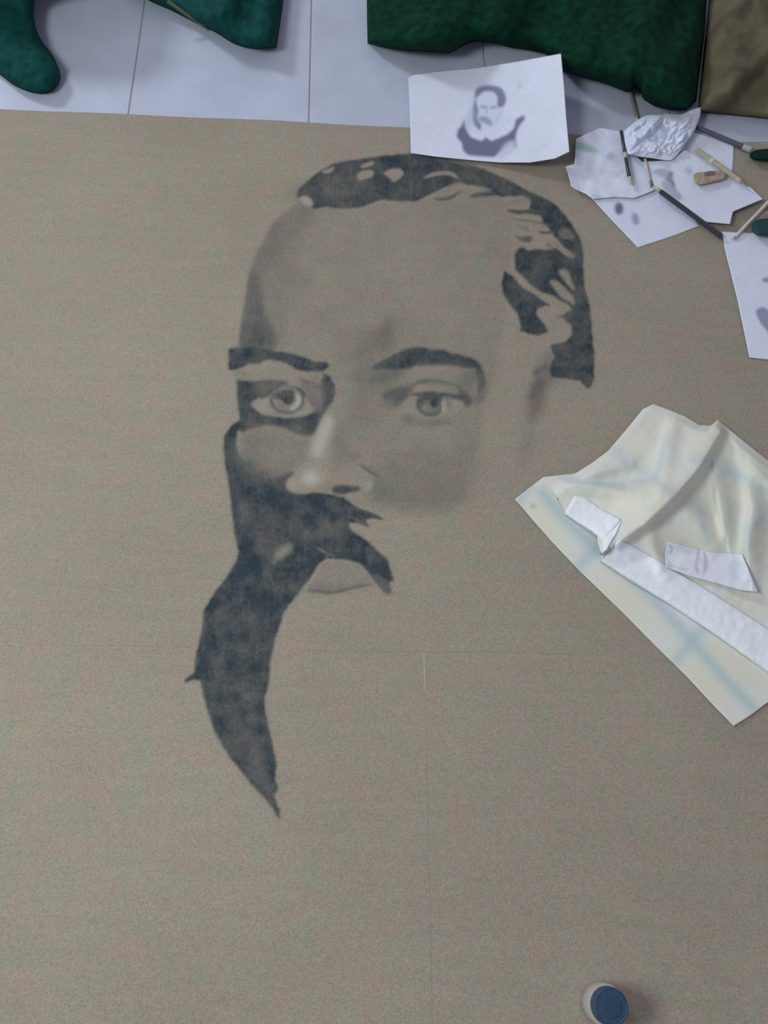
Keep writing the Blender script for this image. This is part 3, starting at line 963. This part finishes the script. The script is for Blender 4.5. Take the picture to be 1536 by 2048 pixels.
tis = surf('tissue', coons([(1248, 262), (1262, 250), (1290, 232), (1330, 226), (1362, 228), (1385, 218), (1402, 214)],
                           [(1402, 214), (1400, 232), (1388, 262), (1372, 285), (1366, 296)],
                           [(1256, 308), (1280, 313), (1310, 317), (1340, 320), (1352, 312), (1366, 296)],
                           [(1248, 262), (1250, 285), (1256, 308)], 90, 70, True), z_tis, tissue_m, None, 0.0006, ones)
tag(tis, 'crumpled bluish white tissue on the loose papers', 'tissue')


# ------------------------------------------------------------------ rods (pencils, sticks)
def frame_between(a, b):
    d = (b - a)
    ln = d.length
    d.normalize()
    s = d.cross(Vector((0, 0, 1)))
    if s.length < 1e-4: s = Vector((1, 0, 0))
    s.normalize()
    u = s.cross(d)
    return d, s, u, ln


def lathe(name, a, b, prof, mat, parent=None, n=14, smooth=True):
    """prof: list of (t along a->b in 0..1, radius)"""
    d, s, u, ln = frame_between(a, b)
    vs, fs = [], []
    for t, r in prof:
        c = a + d * (ln * t)
        for k in range(n):
            ang = 2 * math.pi * k / n
            vs.append(c + (s * math.cos(ang) + u * math.sin(ang)) * r)
    m = len(prof)
    for j in range(m - 1):
        for k in range(n):
            a0 = j * n + k; a1 = j * n + (k + 1) % n
            fs.append((a0, a1, a1 + n, a0 + n))
    fs.append(tuple(range(n))[::-1])
    fs.append(tuple(range((m - 1) * n, m * n)))
    return mesh_obj(name, vs, fs, mat, parent, smooth)


black_lacquer = plain_mat('black_lacquer', (0.035, 0.037, 0.055), 0.35, 0.5)
graphite = plain_mat('graphite', (0.04, 0.04, 0.05), 0.5, 0.5)
raw_wood = plain_mat('raw_wood', (0.55, 0.50, 0.36), 0.8, 0.2, 0.15)
olive_lacquer = plain_mat('olive_lacquer', (0.40, 0.41, 0.30), 0.5, 0.4)
brown_lacquer = plain_mat('brown_lacquer', (0.27, 0.22, 0.23), 0.6, 0.3)
pale_stick = plain_mat('pale_stick', (0.62, 0.60, 0.60), 0.6, 0.3)
metal = plain_mat('ferrule_metal', (0.45, 0.46, 0.50), 0.35, 0.6)
tealdark = plain_mat('dark_teal_plastic', (0.010, 0.055, 0.060), 0.5, 0.3)


def rod(name, label, cat, a, b, r, parts, group=None):
    """parts: list of (part name, mat, t0, t1, r0, r1)"""
    root = empty(name, (a.x, a.y, a.z), label, cat, group)
    for pn, mt, t0, t1, r0, r1 in parts:
        q0, q1 = a.lerp(b, t0), a.lerp(b, t1)
        bev = 0.02
        lathe(pn, q0, q1, [(0, r0 * 0.8), (bev, r0), (1 - bev, r1), (1, r1 * 0.8)], mt, root, 8 if r0 > 0.003 else 10, False if r0 > 0.0034 else True)
    return root


# long black pencil, pointed end on the sketch sheet
z0 = BT + 0.021
rod('pencil', 'long black pencil with bare wooden tip lying across the white papers', 'pencil',
    P(1302, 369, z0), P(1444, 474, z0 - 0.012), 0.0042,
    [('pencil_lead', graphite, 0.0, 0.03, 0.0007, 0.0014), ('pencil_tip', raw_wood, 0.03, 0.13, 0.0018, 0.0040), ('barrel', black_lacquer, 0.13, 1.0, 0.0044, 0.0044)], 'drawing tools')
rod('pencil', 'short black pencil with pale end lying on the crinkled paper', 'pencil',
    P(1242, 262, BT + 0.0185), P(1261, 368, BT + 0.0185), 0.0034,
    [('barrel', black_lacquer, 0.0, 0.42, 0.0028, 0.0034), ('band', metal, 0.42, 0.52, 0.0034, 0.0034), ('barrel', black_lacquer, 0.52, 0.88, 0.0034, 0.0036), ('pencil_tip', raw_wood, 0.88, 1.0, 0.0036, 0.0020)], 'drawing tools')
rod('pencil', 'brown pencil lying on the white tiles beside the dark green blanket', 'pencil',
    P(1257, 168, 0.0045), P(1276, 246, 0.0045), 0.004,
    [('barrel', brown_lacquer, 0.0, 0.9, 0.0036, 0.0036), ('pencil_tip', raw_wood, 0.9, 1.0, 0.0034, 0.0012)], 'drawing tools')
rod('stick', 'thin brown stick between tissue and long black pencil', 'stick',
    P(1290, 318, BT + 0.0185), P(1303, 374, BT + 0.0185), 0.003,
    [('barrel', raw_wood, 0.0, 0.8, 0.0020, 0.0020), ('end_tip', brown_lacquer, 0.8, 1.0, 0.0022, 0.0022)], 'drawing tools')
brush = rod('paintbrush', 'slate grey paintbrush at the far right with dark green bristles', 'paintbrush',
    P(1393, 254, 0.010), P(1502, 300, 0.010), 0.004,
    [('handle', plain_mat('slate_lacquer', (0.10, 0.10, 0.15), 0.5, 0.4), 0.0, 0.85, 0.0040, 0.0046), ('ferrule', metal, 0.85, 1.0, 0.0050, 0.0056)], 'drawing tools')
rod('pencil', 'olive yellow pencil pointing at the right, above the eraser', 'pencil',
    P(1392, 299, BT + 0.021), P(1496, 373, BT + 0.021), 0.0046,
    [('barrel', olive_lacquer, 0.0, 0.28, 0.0046, 0.0048), ('band', plain_mat('pale_green', (0.50, 0.62, 0.46), 0.5, 0.3), 0.28, 0.34, 0.0050, 0.0050), ('barrel', olive_lacquer, 0.34, 0.78, 0.0048, 0.0048),
     ('pencil_tip', raw_wood, 0.78, 0.86, 0.0046, 0.0030), ('pencil_lead', brown_lacquer, 0.86, 1.0, 0.0028, 0.0010)], 'drawing tools')
rod('stick', 'slim white stick leaning over the sheet at the right edge', 'stick',
    P(1466, 478, BT + 0.006), P(1556, 384, BT + 0.012), 0.003,
    [('barrel', pale_stick, 0.04, 1.0, 0.0032, 0.0034), ('end_tip', metal, 0.0, 0.04, 0.0012, 0.0022)], 'drawing tools')


# blocky solids with rounded edges
def pillow_solid(name, outline, z0, h, mat, parent=None, rim=0.25, rings=6, bulge=0.15, seed=0):
    """soft solid: px outline (at its own heights) shrinking ring by ring to a rounded top"""
    q = catmull(outline, True, 6)
    c = q.mean(0)
    vs, fs = [], []
    n = len(q)
    prof = [(0.985, 0.0), (1.0, 0.25), (0.985, 0.6), (0.93, 0.88), (0.82, 1.0), (0.55, 1.0 + bulge), (0.2, 1.0 + bulge * 1.2)]
    for sc_, hh in prof:
        for k in range(n):
            x, y = c + (q[k] - c) * sc_
            vs.append(P(x, y, z0 + h * hh))
    for j in range(len(prof) - 1):
        for k in range(n):
            a0 = j * n + k; a1 = j * n + (k + 1) % n
            fs.append((a0, a0 + n, a1 + n, a1))
    vs.append(P(c[0], c[1], z0 + h * (1 + bulge * 1.2)))
    last = len(vs) - 1
    for k in range(n):
        fs.append((last, (len(prof) - 1) * n + (k + 1) % n, (len(prof) - 1) * n + k))
    fs.append(tuple(range(n)))
    return mesh_obj(name, vs, fs, mat, parent, True)


pillow_solid('bristles', [(1500, 308), (1512, 300), (1540, 298), (1575, 304), (1580, 318), (1550, 322), (1515, 320), (1501, 316)], BT + 0.0004, 0.016,
             plain_mat('dark_bristles', (0.006, 0.028, 0.022), 0.9, 0.1, 0.5, 300), brush)
# brown worn eraser block with a darker print patch
er_m = plain_mat('eraser_tan', (0.40, 0.33, 0.27), 0.9, 0.1, 0.15, 90)
er_d = plain_mat('eraser_dark', (0.20, 0.15, 0.15), 0.9, 0.1, 0.2, 200)
er_o = plain_mat('eraser_olive', (0.38, 0.38, 0.24), 0.9, 0.1, 0.2, 200)
er = pillow_solid('eraser', [(1388, 350), (1396, 345), (1420, 343), (1440, 341), (1452, 346), (1450, 357), (1430, 363), (1400, 370), (1390, 364)], BT + 0.016, 0.007, er_m, None)
tag(er, 'tan block eraser with a dark brown smudge on the white sketch sheet', 'eraser')
pillow_solid('smudge_patch', [(1409, 345), (1420, 342), (1430, 343), (1428, 350), (1418, 352), (1410, 352)], BT + 0.0235, 0.0014, er_d, er)
pillow_solid('worn_end', [(1387, 350), (1395, 346), (1401, 350), (1399, 364), (1390, 363)], BT + 0.0225, 0.0018, er_o, er)

# dark bottle caps/tubes at the right frame edge
tb = empty('paint_tube', P(1505, 455, BT + 0.002), 'dark teal paint tube beside the white stick at the right edge', 'paint tube')
pillow_solid('tube_body', [(1504, 455), (1506, 444), (1520, 438), (1560, 436), (1600, 440), (1605, 468), (1560, 472), (1520, 471), (1507, 466)], BT + 0.0045, 0.016, tealdark, tb)
pillow_solid('cap', [(1600, 444), (1618, 444), (1620, 462), (1602, 464)], BT + 0.005, 0.014, plain_mat('cap_rust', (0.20, 0.10, 0.09), 0.6, 0.3), tb)

# ------------------------------------------------------------------ checked cloth
cloth_m, nt, b = new_mat('checked_cotton', 0.95, 0.1)
at = node(nt, 'ShaderNodeAttribute', attribute_name='mark')
n2 = noise_tex(nt, 500, 3, 0.7)
gg = ramp(nt, n2.outputs['Fac'], [(0.3, (0.92, 0.92, 0.92)), (0.7, (1.07, 1.07, 1.07))])
c = mix(nt, at.outputs['Color'], gg, 1.0, 'MULTIPLY')
n3 = noise_tex(nt, 30, 2)
hh = ramp(nt, n3.outputs['Fac'], [(0.3, (1.03, 0.985, 1.02)), (0.7, (0.98, 1.01, 0.97))])
c = mix(nt, c, hh, 1.0, 'MULTIPLY')
nt.links.new(c, b.inputs['Base Color'])
bump(nt, b, n2.outputs['Fac'], 0.3, 0.0008)
hem_m, nt, b = new_mat('terry_hem', 0.95, 0.1)
n1 = noise_tex(nt, 150, 3)
c = ramp(nt, n1.outputs['Fac'], [(0.3, (0.80, 0.87, 0.97)), (0.7, (0.86, 0.93, 1.0))])
nt.links.new(c, b.inputs['Base Color'])
vor = node(nt, 'ShaderNodeTexVoronoi')
geo = node(nt, 'ShaderNodeNewGeometry')
vor.inputs['Scale'].default_value = 420
nt.links.new(geo.outputs['Position'], vor.inputs['Vector'])
bump(nt, b, vor.outputs['Distance'], 0.3, 0.001)

CW_ = (0.70, 0.76, 0.76)      # cotton white
CY_ = (0.72, 0.74, 0.62)      # pale yellow squares
CB_ = (0.42, 0.59, 0.66)      # pale blue stripe


def mixc(a, b, t):
    return tuple(x * (1 - t) + y * t for x, y in zip(a, b))


def seg_dist(px, py, pts):
    best = 1e9; bs = 0; side = 0
    for i in range(len(pts) - 1):
        ax, ay = pts[i]; bx, by = pts[i + 1]
        dx, dy = bx - ax, by - ay
        l2 = dx * dx + dy * dy
        t = max(0, min(1, ((px - ax) * dx + (py - ay) * dy) / l2))
        qx, qy = ax + dx * t, ay + dy * t
        d = math.hypot(px - qx, py - qy)
        if d < best:
            best = d; bs = (i + t) / (len(pts) - 1)
            side = 1 if dx * (py - ay) - dy * (px - ax) > 0 else -1
    return best, bs, side


def bandf(t, c, w, soft):
    d = abs(t - c)
    return max(0.0, min(1.0, (w + soft - d) / (2 * soft)))


TB = P(1150, 900).lerp(P(1150, 900), 0)
cl_root = empty('checked_cloth', P(1350, 1120, BT), 'crumpled white cotton cloth with pale blue and yellow checks and white hem', 'cloth')

# lower layer: stripes run parallel to the long edge, cross stripes at intervals
lowA, lowB = np.array([1030., 998.]), np.array([1468., 1452.])


def low_col(u, v, x, y):
    # v: along the long lower-left edge, u: away from it
    s = v
    c = CY_
    t = 0.0
    c = mixc(CW_, CY_, 0.55 + 0.35 * math.sin(s * 17))
    dl, _, _ = seg_dist(x, y, [(1085, 985), (1118, 1028), (1205, 1110), (1300, 1190), (1385, 1283), (1452, 1360), (1505, 1415)])
    long_ = math.exp(-(dl / 13.0) ** 2)
    dc = min(seg_dist(x, y, q)[0] for q in ([(1150, 1140), (1205, 1085)], [(1345, 1330), (1425, 1235)], [(1030, 1020), (1060, 970)]))
    cross = math.exp(-(dc / 12.0) ** 2)
    c = mixc(c, (0.40, 0.44, 0.44), 0.8 * math.exp(-((x - 1066) ** 2 + (y - 1012) ** 2) / 30.0))
    k = 1 - (1 - 0.7 * long_) * (1 - 0.6 * cross)
    return mixc(c, CB_, k)


def z_low(u, v, x, y):
    return BT + 0.0028 + 0.0012 * (0.5 + 0.5 * math.sin(v * 9 + u * 3)) + 0.002 * u


low_left = [(1030, 998), (1068, 1042), (1105, 1084), (1157, 1139), (1244, 1223), (1310, 1290), (1377, 1356), (1425, 1408), (1468, 1452)]
low = surf('lower_layer', coons([(1030, 998), (1087, 954), (1150, 947), (1230, 930)], [(1230, 930), (1500, 1100), (1760, 1300)],
                                [(1468, 1452), (1500, 1432), (1536, 1405), (1640, 1352), (1760, 1300)], low_left, 90, 170),
           z_low, cloth_m, cl_root, 0.0018, low_col)


# upper layer with real folds
# (polyline, height, width on the + side, width on the - side): + side is clockwise-right in the picture
RIDGES = [
    ([(1440, 860), (1400, 930), (1350, 990), (1290, 1045), (1235, 1085)], 0.034, 52, 13),
    ([(1345, 850), (1330, 920), (1318, 970)], 0.012, 14, 22),
    ([(1110, 968), (1180, 972), (1250, 985), (1310, 972)], 0.012, 22, 12),
    ([(1140, 955), (1190, 945), (1260, 925)], 0.008, 14, 16),
    ([(1430, 950), (1440, 1010), (1452, 1070)], 0.014, 10, 26),
    ([(1500, 960), (1505, 1020), (1496, 1090), (1500, 1150)], 0.014, 14, 26),
    ([(1345, 1005), (1400, 1040), (1420, 1090)], 0.010, 24, 24),
    ([(1260, 1010), (1290, 1000), (1330, 990)], 0.007, 18, 18),
    ([(1480, 900), (1536, 960), (1600, 1040)], 0.010, 18, 30),
    ([(1300, 1060), (1310, 1110), (1330, 1150)], 0.007, 14, 14),
]


def z_top(x, y):
    z = BT + 0.0095
    for pts, h, wp, wm in RIDGES:
        d, s, side = seg_dist(x, y, pts)
        w = wp if side > 0 else wm
        if d < 3 * w:
            z += 1.25 * h * math.exp(-(d / w) ** 2) * (0.35 + 0.65 * math.sin(math.pi * min(1, max(0, 0.08 + s * 0.84))))
    z += 0.0018 * vn(x, y, 0.02, 4) + 0.0008 * vn(x, y, 0.06, 6)
    return z


BSTR = [  # pale blue stripes on the folded upper layer (polyline, halfwidth)
    ([(1087, 975), (1110, 1010), (1128, 1040)], 8),
    ([(1230, 905), (1270, 935), (1310, 950)], 9),
    ([(1390, 915), (1425, 925), (1470, 950), (1540, 985), (1620, 1030)], 9),
    ([(1335, 870), (1325, 915), (1312, 955)], 6),
    ([(1110, 950), (1180, 970), (1250, 968), (1310, 955)], 6),
    ([(1395, 1000), (1402, 1040), (1415, 1085)], 6),
    ([(1545, 1010), (1500, 1060), (1490, 1110)], 9),
]


def top_col(u, v, x, y):
    c = mixc(CW_, CY_, 0.5 + 0.5 * vn(x, y, 0.018, 8))
    for pts, w in BSTR:
        d, s, sd = seg_dist(x, y, pts)
        if d < w * 3.2:
            c = mixc(c, CB_, 0.55 * (0.75 + 0.5 * vn(x, y, 0.03, 12)) * math.exp(-(d / (w * 1.4)) ** 2))
    return c


def z_edge(u, v, x, y):
    e = min(u, v, 1 - u if u > 0.5 else 1)
    z = z_top(x, y)
    k = min(1.0, min(u, v) / 0.04)
    return (BT + 0.0075) * (1 - k) + z * k


top_edge_low = [(1120, 990), (1133, 1028), (1160, 1045), (1190, 1065), (1209, 1082), (1205, 1105), (1206, 1125), (1250, 1149), (1300, 1180), (1345, 1208), (1430, 1263), (1536, 1338), (1660, 1420)]
top = surf('upper_layer', coons([(1286, 818), (1307, 808), (1340, 820), (1370, 832), (1400, 850), (1422, 851), (1436, 839), (1478, 874), (1536, 920), (1660, 1020)],
                                [(1660, 1020), (1660, 1420)], top_edge_low[:], [(1286, 818), (1250, 862), (1216, 902), (1185, 925), (1150, 947), (1120, 955), (1100, 968), (1120, 990)], 190, 120),
           z_edge, cloth_m, cl_root, 0.0016, top_col)


def hem(name, up, lo, nu, nv, h=0.0022):
    g = coons(up, [up[-1], lo[-1]], lo, [up[0], lo[0]], nu, nv)

    def zz(u, v, x, y):
        e = min(1, 5 * min(v, 1 - v), 12 * min(u, 1 - u))
        return z_top(x, y) * 1.0 + 0.0012 + h * math.sqrt(max(0, e)) + 0.0006 * vn(x, y, 0.09, 3)
    return surf(name, g, zz, hem_m, cl_root, 0.006)


hem('hem', [(1238, 1080), (1262, 1088), (1330, 1128), (1380, 1158), (1430, 1188), (1536, 1256), (1660, 1335)],
    [(1203, 1120), (1250, 1151), (1300, 1182), (1345, 1210), (1430, 1266), (1536, 1342), (1660, 1424)], 160, 16)
hem('hem', [(1150, 992), (1172, 996), (1200, 1016), (1242, 1038)], [(1130, 1026), (1155, 1043), (1185, 1062), (1208, 1080)], 50, 14)
hem('hem', [(1244, 1040), (1236, 1062), (1222, 1084), (1212, 1102)], [(1206, 1080), (1207, 1095), (1203, 1110), (1203, 1122)], 24, 12)

# care label flap standing over the cloth, with red marks
ml = Mini(1320, 1070, 220, 130)
RD = (0.72, 0.52, 0.66)
ml.line([(1339, 1090), (1344, 1098), (1340, 1106)], 4, (0.5, 0.45, 0.6), 1.6, 0.8)
ml.line([(1398, 1098), (1396, 1115), (1392, 1132), (1396, 1146)], 4, RD, 1.8, 0.9)
ml.line([(1408, 1104), (1412, 1125), (1408, 1146)], 5, RD, 1.8, 0.9)
ml.line([(1345, 1092), (1362, 1097), (1380, 1104)], 3, (0.85, 0.78, 0.86), 2, 0.8)
ml.line([(1334, 1130), (1350, 1134), (1376, 1140)], 3, (0.6, 0.66, 0.7), 1.5, 0.8)
ml.ell(1474, 1138, 16, 22, (0.80, 0.83, 0.86), 4, 0.6)
lab_m = sheet_mat('label_ribbon', (0.76, 0.82, 0.93), 0.9)


def z_lab(u, v, x, y):
    return z_top(x, y) + 0.004 + 0.006 * v * u + 0.0015 * math.sin(u * 9)


surf('label', coons([(1334, 1082), (1380, 1094), (1430, 1106), (1484, 1108)], [(1484, 1108), (1500, 1145), (1516, 1184)],
                    [(1332, 1134), (1380, 1152), (1440, 1168), (1480, 1180), (1516, 1184)], [(1334, 1082), (1330, 1108), (1332, 1134)], 70, 36),
     z_lab, lab_m, cl_root, 0.0006, lambda u, v, x, y: ml.get(x, y))['label'] = 'white cloth label with faint red marks'

# ------------------------------------------------------------------ dark green textiles on the tiles
green_m = fabric_mat('dark_green_wool', (0.006, 0.060, 0.055), 0.35, 60)
green_r = fabric_mat('deep_green_wool', (0.003, 0.034, 0.019), 0.5, 50)
brown_c = fabric_mat('olive_brown_cloth', (0.14, 0.125, 0.085), 0.35, 14)


def z_drape(h, seed, sc=0.012, amp=0.5, rim=0.16):
    def f(u, v, x, y):
        e = min(1.0, min(u, 1 - u, v, 1 - v) / rim)
        e = math.sqrt(max(0, 1 - (1 - e) ** 2))
        return 0.004 + h * e * (1 + amp * vn(x + 0.5 * y, y * 0.4, sc, seed)) + 0.004 * e * vn(x, y, 0.05, seed + 2)
    return f


def z_shade_rise(h, seed, rise=0.13, **kw):  # swells the part beyond the top edge, added to cast shade on the tiles
    base = z_drape(h, seed, **kw)

    def f(u, v, x, y):
        t = max(0.0, min(1.0, (20 - y) / 150.0)) * min(1, v / 0.12) * min(1, 8 * u, 8 * (1 - u))
        return base(u, v, x, y) + rise * t * t * (3 - 2 * t)
    return f


cu = surf('cushion', coons([(-160, -260), (0, -270), (235, -250)], [(235, -250), (170, -140), (84, -60), (67, 0), (68, 40), (80, 75), (105, 110), (117, 135)],
                           [(-160, 60), (-60, 105), (0, 148), (30, 170), (68, 184), (96, 183), (113, 170), (120, 152), (117, 135)], [(-160, -260), (-160, 60)], 60, 80, True),
          z_shade_rise(0.055, 3, amp=0.15, rim=0.3), green_m, None, 0.003)  # unseen far end is heightened and widened for its shadow
tag(cu, 'rounded dark green cushion end on the white tiles at top left', 'cushion')

bl1 = surf('blanket', coons([(320, -190), (420, -200), (575, -180)], [(575, -180), (572, -60), (566, 0), (560, 45), (553, 92)],
                            [(250, -30), (300, 0), (345, 20), (400, 48), (430, 62), (470, 86), (510, 95), (553, 92)], [(320, -190), (280, -100), (250, -30)], 90, 60, True),
           z_drape(0.060, 5), green_m, None, 0.003)
tag(bl1, 'dark teal green folded blanket with a thin tan cord on the white tiles', 'blanket', None)
cord_m = plain_mat('tan_cord', (0.12, 0.14, 0.085), 0.9, 0.1)
cpts = [(335, 2), (355, 16), (378, 32), (400, 46), (408, 54)]
cc = catmull(cpts, False, 4)
bzf = 0.050
vs, fs = [], []
cw = []
for (x, y) in cc:
    cw.append(P(x, y, 0.058 - 0.045 * (y / 56.0)))
for i, q in enumerate(cw):
    t = (cw[min(i + 1, len(cw) - 1)] - cw[max(i - 1, 0)]).normalized()
    s = Vector((-t.y, t.x, 0)).normalized()
    u_ = s.cross(t)
    for k in range(8):
        a = 2 * math.pi * k / 8
        vs.append(q + (s * math.cos(a) + u_ * math.sin(a)) * 0.0035)
for i in range(len(cw) - 1):
    for k in range(8):
        a0 = i * 8 + k; a1 = i * 8 + (k + 1) % 8
        fs.append((a0, a1, a1 + 8, a0 + 8))
mesh_obj('cord', vs, fs, cord_m, bl1, True)

bl2 = surf('blanket', coons([(735, -200), (1000, -220), (1250, -200), (1425, -190)], [(1425, -190), (1416, -60), (1410, 60), (1400, 140), (1393, 200)],
                            [(735, 84), (765, 92), (800, 98), (850, 101), (900, 104), (925, 90), (950, 80), (985, 82), (1020, 92), (1060, 98), (1095, 106), (1128, 140), (1165, 152), (1210, 164), (1250, 180),
                             (1262, 182), (1270, 172), (1282, 178), (1288, 196), (1310, 210), (1345, 218), (1376, 217), (1394, 200)],
                            [(735, -200), (733, -60), (734, 40), (735, 84)], 170, 80),
           z_drape(0.075, 11, rim=0.13), green_r, None, 0.003)
tag(bl2, 'large dark green blanket heaped behind the portrait sheet and papers', 'blanket', None)

bb = surf('cloth_bundle', coons([(1440, -180), (1560, -190), (1760, -170)], [(1760, -170), (1765, 60), (1760, 250)],
                                [(1402, 222), (1450, 226), (1536, 235), (1650, 244), (1760, 250)], [(1430, -180), (1419, 0), (1406, 120), (1396, 222)], 70, 70),
          z_drape(0.055, 17, sc=0.02, amp=0.8, rim=0.2), brown_c, None, 0.003)
tag(bb, 'olive brown cloth bundle on the tiles at the top right corner', 'cloth')

# ------------------------------------------------------------------ small jar at the bottom
JH = 0.070
jt = P(1223, 2013.5, JH)
jroot = empty('paint_jar', (jt.x, jt.y, BT), 'small clear jar with a dark blue screw lid, seen from above at the bottom', 'jar')
glass, nt, b = new_mat('jar_plastic', 0.12, 0.5)
b.inputs['Base Color'].default_value = (0.82, 0.82, 0.92, 1)
b.inputs['Transmission Weight'].default_value = 0.75
b.inputs['IOR'].default_value = 1.35
lid_m = plain_mat('blue_lid', (0.022, 0.065, 0.130), 0.45, 0.4, 0.2, 150)
lid_d = plain_mat('blue_lid_centre', (0.020, 0.060, 0.100), 0.6, 0.3, 0.2, 150)
paint_m = plain_mat('jar_paint', (0.42, 0.42, 0.52), 0.7, 0.3)


def at_h(h): return Vector((jt.x, jt.y, h))


zb = BT
lathe('jar_body', at_h(zb), at_h(0.058), [(0, 0.019), (0.03, 0.0215), (0.06, 0.0225), (0.72, 0.0225), (0.85, 0.021), (0.93, 0.0175), (1.0, 0.017)], glass, jroot, 40)
lathe('paint_fill', at_h(zb + 0.002), at_h(0.035), [(0, 0.018), (0.05, 0.0205), (0.97, 0.0205), (1.0, 0.020)], paint_m, jroot, 36)
# ribbed lid
vs, fs = [], []
n = 72
prof = [(0.050, 0.0190, 1), (0.052, 0.0196, 1), (0.066, 0.0194, 1), (0.0692, 0.0186, 0.3), (0.070, 0.0176, 0), (0.0694, 0.0168, 0), (0.0688, 0.0, 0)]
for zz, r, rib in prof[:-1]:
    for k in range(n):
        a = 2 * math.pi * k / n
        rr = r + (0.0005 if k % 2 else 0) * rib
        vs.append((jt.x + rr * math.cos(a), jt.y + rr * math.sin(a), zz))
m = len(prof) - 1
for j in range(m - 1):
    for k in range(n):
        a0 = j * n + k; a1 = j * n + (k + 1) % n
        fs.append((a0, a1, a1 + n, a0 + n))
fs.append(tuple(range(n))[::-1]); fs.append(tuple(range((m - 1) * n, m * n)))
mesh_obj('lid', vs, fs, lid_m, jroot)
lathe('lid_disc', at_h(0.0693), at_h(0.0697), [(0, 0.0120), (0.6, 0.0120), (1, 0.0110)], lid_d, jroot, 40)
